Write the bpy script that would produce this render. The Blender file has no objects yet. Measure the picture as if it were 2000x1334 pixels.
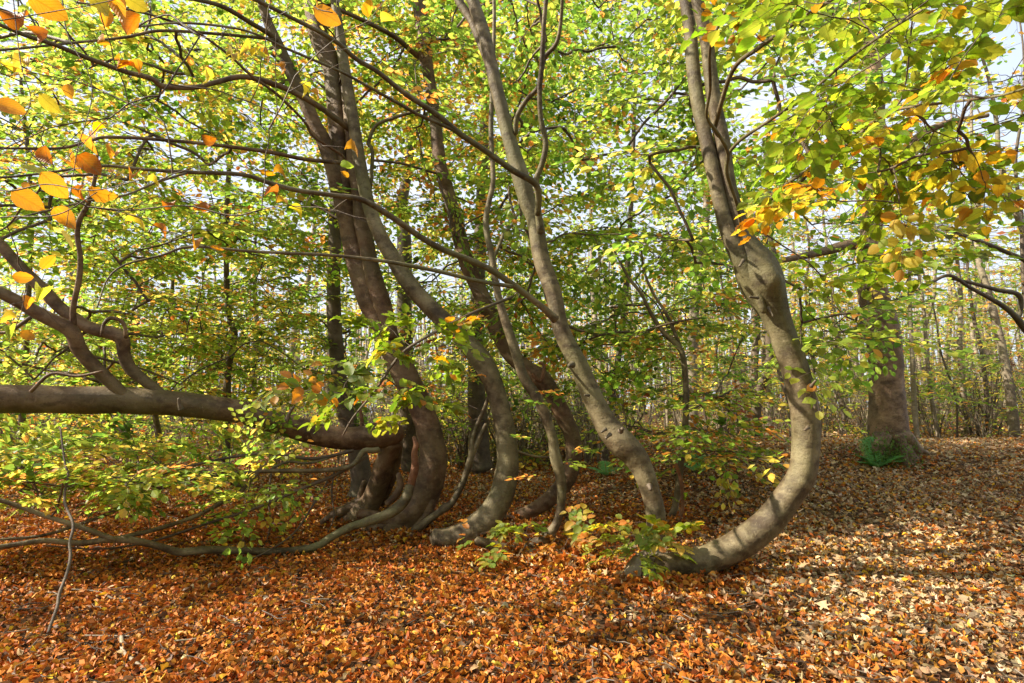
import bpy, math, random
import numpy as np
from mathutils import Vector, Matrix

R_ = math.radians
SC = bpy.context.scene
COL = SC.collection
rng = np.random.default_rng(11)
random.seed(11)

# ------------------------------------------------------------------ camera, sky, sun, exposure
CAM_H = 1.2
PITCH = R_(6.83)
FPX = 1111.0                                   # focal length in pixels of the 2000 px wide photograph
cam_d = bpy.data.cameras.new('camera')
cam = bpy.data.objects.new('camera', cam_d); COL.objects.link(cam)
cam.location = (0, 0, CAM_H)
cam.rotation_euler = (math.pi/2 + PITCH, 0, 0)
cam_d.sensor_width = 36.0
cam_d.lens = 36.0*FPX/2000.0
cam_d.clip_start = 0.05
cam_d.clip_end = 500
SC.camera = cam

SUN_AZ, SUN_EL = R_(-99), R_(38)              # azimuth clockwise from the view direction
S = Vector((math.sin(SUN_AZ)*math.cos(SUN_EL), math.cos(SUN_AZ)*math.cos(SUN_EL), math.sin(SUN_EL)))
W = bpy.data.worlds.new('World'); SC.world = W
W.use_nodes = True
nt = W.node_tree; nt.nodes.clear()
wo = nt.nodes.new('ShaderNodeOutputWorld'); bg = nt.nodes.new('ShaderNodeBackground'); sk = nt.nodes.new('ShaderNodeTexSky')
sk.sky_type = 'NISHITA'; sk.sun_disc = False
sk.sun_elevation = SUN_EL; sk.sun_rotation = SUN_AZ
sk.air_density = 1.0; sk.dust_density = 4.0; sk.ozone_density = 1.0
bg.inputs['Strength'].default_value = 0.15
# thin bright autumn cloud over the blue
tcw = nt.nodes.new('ShaderNodeTexCoord'); nzw = nt.nodes.new('ShaderNodeTexNoise'); nzw.inputs['Scale'].default_value = 2.2; nzw.inputs['Detail'].default_value = 6
nt.links.new(tcw.outputs['Generated'], nzw.inputs['Vector'])
rpw = nt.nodes.new('ShaderNodeValToRGB'); rpw.color_ramp.elements[0].position = .30; rpw.color_ramp.elements[1].position = .62
rpw.color_ramp.elements[0].color = (.62, .62, .62, 1); rpw.color_ramp.elements[1].color = (.97, .97, .97, 1)
nt.links.new(nzw.outputs['Fac'], rpw.inputs[0])
mxw = nt.nodes.new('ShaderNodeMix'); mxw.data_type = 'RGBA'; nt.links.new(rpw.outputs[0], mxw.inputs[0]); nt.links.new(sk.outputs[0], mxw.inputs[6])
mxw.inputs[7].default_value = (2.75, 2.95, 3.3, 1)
nt.links.new(mxw.outputs[2], bg.inputs[0]); nt.links.new(bg.outputs[0], wo.inputs[0])
sun_d = bpy.data.lights.new('sun', 'SUN'); sun = bpy.data.objects.new('sun', sun_d); COL.objects.link(sun)
sun_d.energy = 5.0; sun_d.angle = R_(0.45); sun_d.color = (1.0, 0.90, 0.74)
sun.rotation_euler = S.to_track_quat('Z', 'Y').to_euler()
sun.location = (-10, -4, 12)
SC.view_settings.view_transform = 'Standard'; SC.view_settings.look = 'None'
SC.view_settings.exposure = 1.32; SC.view_settings.gamma = 1.0
SC.view_settings.use_curve_mapping = False
SC.render.engine = 'CYCLES'
cy = SC.cycles
cy.max_bounces = 7; cy.diffuse_bounces = 4; cy.glossy_bounces = 2; cy.transmission_bounces = 5; cy.transparent_max_bounces = 4
cy.sample_clamp_indirect = 6.0
cy.caustics_reflective = False; cy.caustics_refractive = False

# ------------------------------------------------------------------ maths helpers
CP, SP = math.cos(PITCH), math.sin(PITCH)
CAMP = np.array([0, 0, CAM_H])
def at(px, py, D):
    """the point of the place seen at photograph pixel (px, py), D metres ahead"""
    dx = (np.asarray(px, float)-1000)/FPX; dy = (667-np.asarray(py, float))/FPX
    return np.stack([D*dx, D*(CP-dy*SP), CAM_H+D*(dy*CP+SP)], -1)

def _hash(ix, iy, iz):
    h = (ix*374761393 + iy*668265263 + iz*2147483647) & 0xFFFFFFFF
    h = ((h ^ (h >> 13))*1274126177) & 0xFFFFFFFF
    return ((h ^ (h >> 16)) & 0xFFFF)/65535.0
def vnoise(p):
    p = np.asarray(p, float)
    i = np.floor(p).astype(np.int64); f = p-i; f = f*f*(3-2*f)
    r = 0
    for a in (0, 1):
        for b in (0, 1):
            for c in (0, 1):
                w = (f[..., 0] if a else 1-f[..., 0])*(f[..., 1] if b else 1-f[..., 1])*(f[..., 2] if c else 1-f[..., 2])
                r = r+w*_hash(i[..., 0]+a, i[..., 1]+b, i[..., 2]+c)
    return r*2-1
def smooth(a, b, x):
    t = np.clip((x-a)/(b-a), 0, 1); return t*t*(3-2*t)
def gz(x, y):
    """height of the forest floor"""
    x = np.asarray(x, float); y = np.asarray(y, float)
    bank = smooth(0.5, 2.9, x-0.10*(y-8))*(0.50*smooth(5.2, 9.2, y)+.10*smooth(3.4, 6, y)-.16*smooth(10.5, 15, y))
    z = np.zeros_like(x)
    q = np.stack([x*0.55, y*0.55, z], -1); q2 = np.stack([x*1.9, y*1.9, z+5], -1)
    return bank+0.045*vnoise(q)+0.016*vnoise(q2)+0.9*smooth(16, 60, y)*smooth(-40, 30, x)
def ground_D(px, py):
    D = 3.0
    for k in range(60):
        p = at(px, py, D); e = p[2]-float(gz(p[0], p[1]))
        D += e*1.5 if e > 0 else e
        D = max(D, 0.8)
    return D

def norm(v):
    v = np.asarray(v, float); return v/(np.linalg.norm(v, axis=-1, keepdims=True)+1e-12)
def basis(d, n):
    """columns: across, along, normal"""
    y = norm(d); x = norm(np.cross(y, n)); z = np.cross(x, y)
    return np.stack([x, y, z], -1)

def spline(P, step):
    """Catmull-Rom through rows of P (any number of columns), about `step` apart in the first three"""
    P = np.asarray(P, float)
    if len(P) < 3: 
        n = max(2, int(np.linalg.norm(P[-1, :3]-P[0, :3])/step)+1)
        t = np.linspace(0, 1, n)[:, None]; return P[0]*(1-t)+P[-1]*t
    Q = np.vstack([2*P[0]-P[1], P, 2*P[-1]-P[-2]])
    out = []
    for k in range(1, len(Q)-2):
        n = max(2, int(np.linalg.norm(Q[k+1, :3]-Q[k, :3])/step+0.5)+1)
        t = np.linspace(0, 1, n, endpoint=False)[:, None]
        a, b, c, d = Q[k-1], Q[k], Q[k+1], Q[k+2]
        out.append(0.5*((2*b)+(c-a)*t+(2*a-5*b+4*c-d)*t*t+(3*b-a-3*c+d)*t**3))
    out.append(Q[-2][None])
    return np.vstack(out)

# ------------------------------------------------------------------ mesh builder
class MB:
    def __init__(self): self.v = []; self.loops = []; self.sizes = []; self.mats = []; self.c = []; self.uv = []; self.n = 0
    def add(self, V, loops, sizes, mat=0, col=(1, 1, 1), uv=None):
        V = np.asarray(V, np.float32).reshape(-1, 3); n = len(V)
        self.v.append(V); self.loops.append(np.asarray(loops, np.int64)+self.n); self.sizes.append(np.asarray(sizes, np.int64))
        self.mats.append(np.full(len(sizes), mat, np.int32))
        c = np.asarray(col, np.float32)
        self.c.append(np.broadcast_to(c, (n, 3)) if c.ndim == 1 else c.reshape(-1, 3))
        self.uv.append(np.zeros((n, 2), np.float32) if uv is None else np.asarray(uv, np.float32).reshape(-1, 2))
        self.n += n
    def tube(self, P, R, seg=8, mat=0, lump=0.0, knots=(), seed=0.0, cap0=True, col=(1, 1, 1), flute=0.0):
        P = np.asarray(P, float); R = np.asarray(R, float); N = len(P)
        T = norm(np.gradient(P, axis=0))
        up = np.array([0, 0, 1.0]) if abs(T[0][2]) < .9 else np.array([1.0, 0, 0])
        n = norm(np.cross(T[0], up)); Ns = [n]
        for k in range(1, N):
            n = Ns[-1]-T[k]*np.dot(Ns[-1], T[k]); Ns.append(norm(n))
        Ns = np.array(Ns); Bs = np.cross(T, Ns)
        a = np.linspace(0, 2*np.pi, seg, endpoint=False)
        dirs = np.cos(a)[None, :, None]*Ns[:, None]+np.sin(a)[None, :, None]*Bs[:, None]
        rr = np.repeat(R[:, None], seg, 1)
        V = P[:, None]+dirs*rr[..., None]
        if lump:
            q = V+seed
            f = 1+lump*(0.9*vnoise(q*3.1)+0.5*vnoise(q*8.0)+0.22*vnoise(q*21.0))
            if flute:
                s = np.arange(N)/max(1, N-1)
                f = f+flute*np.sin(3*a[None]+seed+3.0*s[:, None])+flute*.6*np.sin(5*a[None]+2*seed-4*s[:, None])
            rr = rr*f
            V = P[:, None]+dirs*rr[..., None]
        for kp, ks, ka in knots:
            d = np.linalg.norm(V-np.asarray(kp), axis=-1)
            V = V+dirs*(ka*np.exp(-(d/ks)**2))[..., None]
        i = np.arange(N-1)[:, None]*seg; j = np.arange(seg)[None]; j2 = (j+1) % seg
        q = np.stack([i+j, i+j2, i+seg+j2, i+seg+j], -1).reshape(-1)
        nf = (N-1)*seg
        V = V.reshape(-1, 3); loops = [q]; sizes = [np.full(nf, 4)]
        tip = P[-1]+T[-1]*R[-1]*0.6; V = np.vstack([V, tip])
        b = (N-1)*seg; ti = N*seg
        loops.append(np.stack([b+j[0], b+j2[0], np.full(seg, ti)], -1).reshape(-1)); sizes.append(np.full(seg, 3))
        if cap0:
            V = np.vstack([V, P[0]-T[0]*R[0]*0.5])
            loops.append(np.stack([j2[0], j[0], np.full(seg, ti+1)], -1).reshape(-1)); sizes.append(np.full(seg, 3))
        self.add(V, np.concatenate(loops), np.concatenate(sizes), mat, col)
    def stamp(self, tm, pos, Rm, sc, col, mat=0):
        V, F, UV = tm
        pos = np.asarray(pos, float); N = len(pos)
        if N == 0: return
        sc = np.asarray(sc, float)
        sc = np.broadcast_to(sc[:, None, None], (N, 1, 1)) if sc.ndim == 1 else sc[:, None, :]
        L = V[None]*sc
        X = pos[:, None]+np.einsum('nij,nvj->nvi', np.asarray(Rm, float), L)
        nv = len(V)
        fl = np.concatenate(F); fs = np.array([len(f) for f in F])
        off = (np.arange(N)*nv)[:, None]
        self.add(X.reshape(-1, 3), (fl[None]+off).reshape(-1), np.tile(fs, N), mat,
                 np.repeat(np.asarray(col, np.float32), nv, 0), np.tile(UV, (N, 1)))
    def mesh(self, name, mats, origin=(0, 0, 0), smooth_mats=(0,)):
        me = bpy.data.meshes.new(name)
        V = np.vstack(self.v)-np.asarray(origin, np.float32); L = np.concatenate(self.loops); Z = np.concatenate(self.sizes); M = np.concatenate(self.mats)
        me.vertices.add(len(V)); me.vertices.foreach_set('co', V.astype(np.float32).ravel())
        me.loops.add(len(L)); me.loops.foreach_set('vertex_index', L.astype(np.int32))
        me.polygons.add(len(Z))
        st = np.concatenate([[0], np.cumsum(Z)[:-1]]).astype(np.int32)
        me.polygons.foreach_set('loop_start', st)
        me.polygons.foreach_set('material_index', M)
        me.polygons.foreach_set('use_smooth', np.isin(M, smooth_mats))
        C = np.vstack(self.c); C4 = np.ones((len(C), 4), np.float32); C4[:, :3] = C
        at_ = me.attributes.new('tint', 'FLOAT_COLOR', 'POINT'); at_.data.foreach_set('color', C4.ravel())
        au = me.attributes.new('leafuv', 'FLOAT2', 'POINT'); au.data.foreach_set('vector', np.vstack(self.uv).astype(np.float32).ravel())
        me.update(calc_edges=True)
        for m in mats: me.materials.append(m)
        return me
    def obj(self, name, mats, parent=None, smooth_mats=(0,)):
        if not isinstance(mats, (list, tuple)): mats = [mats]
        org = tuple(parent_world(parent)) if parent else (0, 0, 0)
        o = bpy.data.objects.new(name, self.mesh(name, mats, org, smooth_mats)); COL.objects.link(o)
        if parent: o.parent = parent
        return o
def parent_world(p):
    v = Vector((0, 0, 0))
    while p: v += p.location; p = p.parent
    return v
def thing(name, label, cat, loc, group=None):
    o = bpy.data.objects.new(name, None); COL.objects.link(o); o.location = Vector([float(c) for c in loc]); o.empty_display_size = .2
    o['label'] = label; o['category'] = cat
    if group: o['group'] = group
    return o
def tag(o, label=None, cat=None, group=None, kind=None):
    if label: o['label'] = label
    if cat: o['category'] = cat
    if group: o['group'] = group
    if kind: o['kind'] = kind
    return o

# ------------------------------------------------------------------ materials
def newmat(name):
    m = bpy.data.materials.new(name); m.use_nodes = True
    t = m.node_tree; t.nodes.clear()
    out = t.nodes.new('ShaderNodeOutputMaterial')
    return m, t, out
def N(t, kind, **kw):
    n = t.nodes.new(kind)
    for k, v in kw.items():
        if hasattr(n, k) and not k[0].isupper(): setattr(n, k, v)
        else: n.inputs[k].default_value = v
    return n
def ramp(t, src, stops):
    r = t.nodes.new('ShaderNodeValToRGB'); e = r.color_ramp.elements
    while len(e) < len(stops): e.new(0.5)
    for k, (p, c) in enumerate(stops): e[k].position = p; e[k].color = (*c, 1)
    t.links.new(src, r.inputs[0]); return r.outputs[0]
def mixc(t, f, a, b, mode='MIX'):
    m = t.nodes.new('ShaderNodeMix'); m.data_type = 'RGBA'; m.blend_type = mode
    for s, v in ((m.inputs[0], f), (m.inputs[6], a), (m.inputs[7], b)):
        if hasattr(v, 'is_linked'): t.links.new(v, s)
        else: s.default_value = v if not isinstance(v, tuple) else (*v, 1)
    return m.outputs[2]
def coords(t, scale=(1, 1, 1)):
    tc = t.nodes.new('ShaderNodeTexCoord'); mp = t.nodes.new('ShaderNodeMapping'); mp.inputs['Scale'].default_value = scale
    t.links.new(tc.outputs['Object'], mp.inputs[0]); return mp.outputs[0]
def noise(t, vec, scale, detail=4, rough=.55):
    n = t.nodes.new('ShaderNodeTexNoise'); n.inputs['Scale'].default_value = scale; n.inputs['Detail'].default_value = detail; n.inputs['Roughness'].default_value = rough
    t.links.new(vec, n.inputs['Vector']); return n.outputs['Fac']

def bark_mat(name, base, light, dark, algae, wr=1.0, bump=.5):
    m, t, out = newmat(name)
    c = coords(t); cw = coords(t, (4, 4, 22))
    n1 = noise(t, c, 3.2, 5); n2 = noise(t, c, 14, 5); n3 = noise(t, cw, 1.6, 5, .6); n4 = noise(t, c, 75, 4, .7); n5 = noise(t, c, 1.3, 4)
    col = ramp(t, n1, [(.34, dark), (.5, base), (.68, light)])
    col = mixc(t, ramp(t, n2, [(.45, (0, 0, 0)), (.7, (.55, .55, .55))]), col, light)
    col = mixc(t, ramp(t, n5, [(.46, (0, 0, 0)), (.62, (.75, .75, .75))]), col, algae)
    col = mixc(t, ramp(t, n3, [(.30, (.14*wr,)*3), (.44, (0, 0, 0))]), col, dark)
    col = mixc(t, ramp(t, n4, [(.30, (.6,)*3), (.42, (0, 0, 0))]), col, dark)
    col = mixc(t, ramp(t, n4, [(.62, (0, 0, 0)), (.74, (.45,)*3)]), col, light)
    n6 = noise(t, coords(t, (1, 1, .45)), 34, 6, .7); n7 = noise(t, coords(t, (1, 1, 1.8)), 6.5, 6, .65)
    col = mixc(t, ramp(t, n7, [(.36, (.75,)*3), (.5, (0, 0, 0))]), col, dark)
    col = mixc(t, ramp(t, n6, [(.58, (0, 0, 0)), (.72, (.55,)*3)]), col, light)
    h3 = t.nodes.new('ShaderNodeMath'); h3.operation = 'MULTIPLY'; h3.inputs[1].default_value = .35; t.links.new(n3, h3.inputs[0])
    h = t.nodes.new('ShaderNodeMath'); h.operation = 'ADD'; t.links.new(h3.outputs[0], h.inputs[0])
    h2 = t.nodes.new('ShaderNodeMath'); h2.operation = 'MULTIPLY_ADD'; t.links.new(n4, h2.inputs[0]); h2.inputs[1].default_value = .5; t.links.new(n2, h2.inputs[2]); t.links.new(h2.outputs[0], h.inputs[1])
    b = t.nodes.new('ShaderNodeBump'); b.inputs['Strength'].default_value = bump; b.inputs['Distance'].default_value = .02; t.links.new(h.outputs[0], b.inputs['Height'])
    p = t.nodes.new('ShaderNodeBsdfPrincipled'); p.inputs['Roughness'].default_value = .62; p.inputs['Specular IOR Level'].default_value = .3
    t.links.new(col, p.inputs['Base Color']); t.links.new(b.outputs[0], p.inputs['Normal']); t.links.new(p.outputs[0], out.inputs[0])
    return m
BEECH = bark_mat('beech_bark', (.100, .069, .035), (.265, .217, .125), (.040, .025, .013), (.125, .117, .050))
WARM = bark_mat('warm_beech_bark', (.112, .058, .029), (.25, .17, .098), (.046, .024, .012), (.10, .078, .034))
PLANE = bark_mat('plane_bark', (.17, .105, .062), (.36, .24, .145), (.06, .036, .022), (.13, .095, .05), .5, .9)
DARKB = bark_mat('dark_bark', (.095, .068, .045), (.17, .13, .09), (.05, .035, .024), (.09, .082, .045))
PALEB = bark_mat('pale_bark', (.22, .175, .125), (.36, .30, .22), (.12, .09, .06), (.22, .20, .11))
REDW = bark_mat('torn_wood', (.20, .085, .04), (.30, .15, .075), (.08, .035, .02), (.16, .09, .045), 1, .8)
TWIG = bark_mat('twig_bark', (.10, .068, .045), (.17, .125, .085), (.06, .04, .028), (.10, .08, .05))

def leaf_mat(name, trans=.56, tval=2.45, tsat=1.0, veins=False, rough=.42, spec=.35):
    m, t, out = newmat(name)
    a = t.nodes.new('ShaderNodeAttribute'); a.attribute_name = 'tint'
    col = a.outputs['Color']
    n = noise(t, coords(t), 55, 3)
    col = mixc(t, ramp(t, n, [(.35, (.0,)*3), (.75, (.35,)*3)]), col, (.30, .20, .04), 'MIX') if veins else col
    p = t.nodes.new('ShaderNodeBsdfPrincipled'); p.inputs['Roughness'].default_value = rough; p.inputs['Specular IOR Level'].default_value = spec
    tr = t.nodes.new('ShaderNodeBsdfTranslucent'); hs = t.nodes.new('ShaderNodeHueSaturation')
    hs.inputs['Saturation'].default_value = tsat; hs.inputs['Value'].default_value = tval
    if veins:
        u = t.nodes.new('ShaderNodeAttribute'); u.attribute_name = 'leafuv'
        s = t.nodes.new('ShaderNodeSeparateXYZ'); t.links.new(u.outputs['Vector'], s.inputs[0])
        ab = N(t, 'ShaderNodeMath', operation='ABSOLUTE'); t.links.new(s.outputs[0], ab.inputs[0])
        k = N(t, 'ShaderNodeMath', operation='MULTIPLY_ADD'); t.links.new(ab.outputs[0], k.inputs[0]); k.inputs[1].default_value = -.42; t.links.new(s.outputs[1], k.inputs[2])
        w = N(t, 'ShaderNodeMath', operation='MULTIPLY'); t.links.new(k.outputs[0], w.inputs[0]); w.inputs[1].default_value = 2*math.pi*8.5
        si = N(t, 'ShaderNodeMath', operation='SINE'); t.links.new(w.outputs[0], si.inputs[0])
        vein = ramp(t, si.outputs[0], [(.72, (0, 0, 0)), (.99, (.7,)*3)])
        rib = ramp(t, ab.outputs[0], [(.03, (.9,)*3), (.09, (0, 0, 0))])
        f = mixc(t, 1.0, vein, rib, 'LIGHTEN')
        dk = mixc(t, 1.0, col, (.62, .66, .55), 'MULTIPLY')
        lt = mixc(t, .35, col, (.5, .5, .2))
        tcol = mixc(t, f, col, dk); col = mixc(t, f, col, lt)
        b = t.nodes.new('ShaderNodeBump'); b.inputs['Strength'].default_value = .22; b.inputs['Distance'].default_value = .004; t.links.new(si.outputs[0], b.inputs['Height'])
        t.links.new(b.outputs[0], p.inputs['Normal'])
        t.links.new(tcol, hs.inputs['Color'])
    else:
        t.links.new(col, hs.inputs['Color'])
    t.links.new(col, p.inputs['Base Color']); t.links.new(hs.outputs[0], tr.inputs['Color'])
    mx = t.nodes.new('ShaderNodeMixShader'); mx.inputs[0].default_value = trans
    t.links.new(p.outputs[0], mx.inputs[1]); t.links.new(tr.outputs[0], mx.inputs[2]); t.links.new(mx.outputs[0], out.inputs[0])
    return m
LEAF = leaf_mat('beech_leaf')
NEARLEAF = leaf_mat('veined_beech_leaf', veins=True, tval=1.95, tsat=1.08)
LITTER = leaf_mat('fallen_leaf', trans=.16, tval=1.2, rough=.55, spec=.25)
FERN = leaf_mat('fern_frond', trans=.35, tval=1.5)

def soil_mat():
    m, t, out = newmat('leafy_soil')
    c = coords(t)
    v = t.nodes.new('ShaderNodeTexVoronoi'); v.inputs['Scale'].default_value = 19; t.links.new(c, v.inputs['Vector'])
    sv = t.nodes.new('ShaderNodeSeparateColor'); t.links.new(v.outputs['Color'], sv.inputs[0])
    col = ramp(t, sv.outputs[0], [(.0, (.03, .018, .010)), (.4, (.06, .032, .016)), (.7, (.11, .052, .022)), (.9, (.18, .09, .035)), (1., (.2, .14, .08))])
    n = noise(t, c, .5, 3)
    col = mixc(t, ramp(t, n, [(.55, (0, 0, 0)), (.75, (.35,)*3)]), col, (.07, .07, .025))
    b = t.nodes.new('ShaderNodeBump'); b.inputs['Strength'].default_value = .8; b.inputs['Distance'].default_value = .03; t.links.new(v.outputs['Distance'], b.inputs['Height'])
    p = t.nodes.new('ShaderNodeBsdfPrincipled'); p.inputs['Roughness'].default_value = .95; p.inputs['Specular IOR Level'].default_value = .08
    t.links.new(col, p.inputs['Base Color']); t.links.new(b.outputs[0], p.inputs['Normal']); t.links.new(p.outputs[0], out.inputs[0])
    return m
SOIL = soil_mat()

# ------------------------------------------------------------------ leaf templates (x across, y along, z normal; unit length)
def tmpl(V, F, UV=None):
    V = np.array(V, float); return (V, [np.array(f) for f in F], np.zeros((len(V), 2)) if UV is None else np.array(UV, float))
def t_mid(curl=0.0, fold=.07):
    V = [(0, 0, 0), (0, .38, curl*.2), (0, .74, curl*.05), (0, 1, -curl*.6-.04), (-.30, .32, fold), (-.27, .68, fold*.7+curl*.1), (.30, .36, fold), (.26, .71, fold*.7+curl*.1)]
    return tmpl(V, [(0, 1, 4), (1, 2, 5, 4), (2, 3, 5), (1, 0, 6), (2, 1, 6, 7), (3, 2, 7)])
MID = [t_mid(), t_mid(.25, .02), t_mid(-.2, .12)]
FAR = [tmpl([(0, 0, 0), (.31, .5, .08), (0, 1, -.05), (-.31, .5, .02)], [(0, 1, 2, 3)])]
def t_near(seed, curl=.0, wav=.03, fold=.10):
    g = np.random.default_rng(seed)
    rows = np.linspace(0, 1, 9); V = []; UV = []
    for k, y in enumerate(rows):
        w = .335*(math.sin(math.pi*min(1, y)**.82))**.72*(1.0 if y < .97 else .6)+(.0 if 0 < y < 1 else .001)
        for u in (-1, -.5, 0, .5, 1):
            z = fold*abs(u)*w/.33-curl*(y-.35)**2+(wav*math.sin(y*24+u*2+seed) if abs(u) == 1 else wav*.3*math.sin(y*20+u))
            x = u*w*(1+.05*(k % 2)*abs(u))
            V.append((x+.05*curl*math.sin(3*y), y-.05*abs(u)*0, z)); UV.append((u*w/.33, y))
    F = [(r*5+c, r*5+c+1, r*5+c+6, r*5+c+5) for r in range(8) for c in range(4)]
    return tmpl(V, F, UV)
NEAR = [t_near(1), t_near(2, .25), t_near(3, -.2, .04, .05), t_near(4, .5, .05, .14)]
CURLED = [t_near(5, .9, .035, .35), t_near(6, -.8, .04, .3), t_near(7, 1.4, .045, .5)]
def t_litter(seed):
    g = np.random.default_rng(seed); V = []; a = g.choice([-1, 1])*g.uniform(.25, 1.6); b = g.uniform(-1.1, 1.1); tw = g.uniform(-.5, .5)
    for y in (0, .3, .65, 1):
        w = {0: .03, .3: .31, .65: .27, 1: .02}[y]
        for u in (-1, 0, 1):
            V.append((u*w*g.uniform(.7, 1.15)/(1+.35*abs(a)), y, a*(u*u)*w*1.1+b*(y-.5)**2+tw*u*w*(y-.5)*2+g.uniform(-.07, .07)))
    return tmpl(V, [(r*3+c, r*3+c+1, r*3+c+4, r*3+c+3) for r in range(3) for c in range(2)])
LIT = [t_litter(s) for s in range(20, 44)]
def t_lobed(seed):
    g = np.random.default_rng(seed); pts = []
    n = 5
    for k in range(n):
        a = R_(-30+60*k+g.uniform(-6, 6)); r = (.55, .68, .75, .66, .52)[k]
        pts.append((math.cos(a)*r, .45+math.sin(a)*r, g.uniform(-.08, .16)))
        if k < n-1:
            a2 = a+R_(30); pts.append((math.cos(a2)*.27, .45+math.sin(a2)*.27, g.uniform(-.05, .05)))
    pts.append((0, 0, 0)); V = [(0, .45, 0)]+pts; m = len(pts)
    return tmpl(V, [(0, 1+k, 1+(k+1) % m) for k in range(m)])
LOBED = [t_lobed(s) for s in range(4)]

# leaf colours
CLS = np.array([(.075, .14, .018), (.14, .222, .026), (.25, .305, .04), (.46, .36, .055), (.46, .205, .04), (.30, .095, .024)])
PAL = {'gold': (0, .05, .14, .43, .36, .02), 'hang': (.16, .58, .12, .03, .10, .01), 'left': (.07, .27, .40, .18, .07, .01), 'green': (.08, .40, .37, .10, .05, .0), 'deep': (.07, .44, .36, .08, .05, .0),
       'orange': (.05, .24, .28, .25, .16, .02), 'far': (.05, .22, .34, .30, .08, .01), 'sapling': (.08, .34, .26, .14, .15, .03),
       'near': (.10, .50, .28, .06, .05, .01), 'amber': (0, 0, .08, .34, .52, .06), 'yel': (.02, .18, .36, .32, .11, .01)}
def leaf_cols(pal, n, base=None, coh=.48):
    p = np.array(PAL[pal]); p = p/p.sum()
    k = rng.choice(6, n, p=p)
    if base is not None: k = np.where(rng.random(n) < coh, base, k)
    c = CLS[k]*np.exp(rng.normal(0, .20, (n, 1)))*np.exp(rng.normal(0, .07, (n, 3)))
    return c

# ------------------------------------------------------------------ sprays: a flat fan of twigs with alternate leaves
def make_spray(seed, L=.62, nside=7, leafy=1.0):
    g = np.random.default_rng(seed); pos = []; Rm = []; sc = []; mb = MB()
    def twig(P, r0, lf):
        mb.tube(P, np.linspace(r0, .0011, len(P)), 3)
        d = norm(np.gradient(P, axis=0)); s = 1 if g.random() < .5 else -1
        ln = np.linalg.norm(P[-1]-P[0]); n = max(2, int(ln/lf))
        for k in range(n):
            u = (k+.7)/n*(len(P)-1); i = min(int(u), len(P)-2); q = P[i]+(P[i+1]-P[i])*(u-i)
            if g.random() > leafy: continue
            s = -s; last = k == n-1
            ang = s*R_(g.uniform(38, 70))*(0.1 if last else 1)
            t = d[i]; side = norm(np.cross(t, (0, 0, 1)))
            dv = t*math.cos(ang)+side*math.sin(ang)+np.array([0, 0, g.normal(-.14, .18)])
            nv = np.array([g.normal(0, .26), g.normal(0, .26), 1])
            pos.append(q+norm(dv)*.006); Rm.append(basis(dv, nv)); sc.append(g.uniform(.045, .078))
    t = np.linspace(0, 1, 7)
    bend = g.uniform(-.12, .12)
    M = np.stack([bend*t*t, L*t, -.10*t*t*L+.02*np.sin(5*t)], -1)+g.normal(0, .006, (7, 3)); M[0] = 0
    twig(M, .0034, .07)
    s = 1
    for k in range(nside):
        u = .10+.80*k/nside; i = u*6; a = int(i); q = M[a]+(M[a+1]-M[a])*(i-a); s = -s
        l = L*.48*(1-u*.6)*g.uniform(.7, 1.15); an = s*R_(g.uniform(36, 58))
        e = np.array([math.sin(an), math.cos(an), g.normal(-.06, .10)])*l
        tt = np.linspace(0, 1, 4)[:, None]
        twig(q+e*tt+np.array([0, .06*l, -.03*l])*tt*tt, .002, .052)
    return np.array(pos), np.array(Rm), np.array(sc), mb
SPRAYS = [make_spray(100+k, L=.5+.04*(k % 5), nside=6+k % 3, leafy=.72+.02*(k % 5)) for k in range(14)]
BARE = [make_spray(200+k, L=.6, nside=6, leafy=.16) for k in range(4)]

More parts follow.
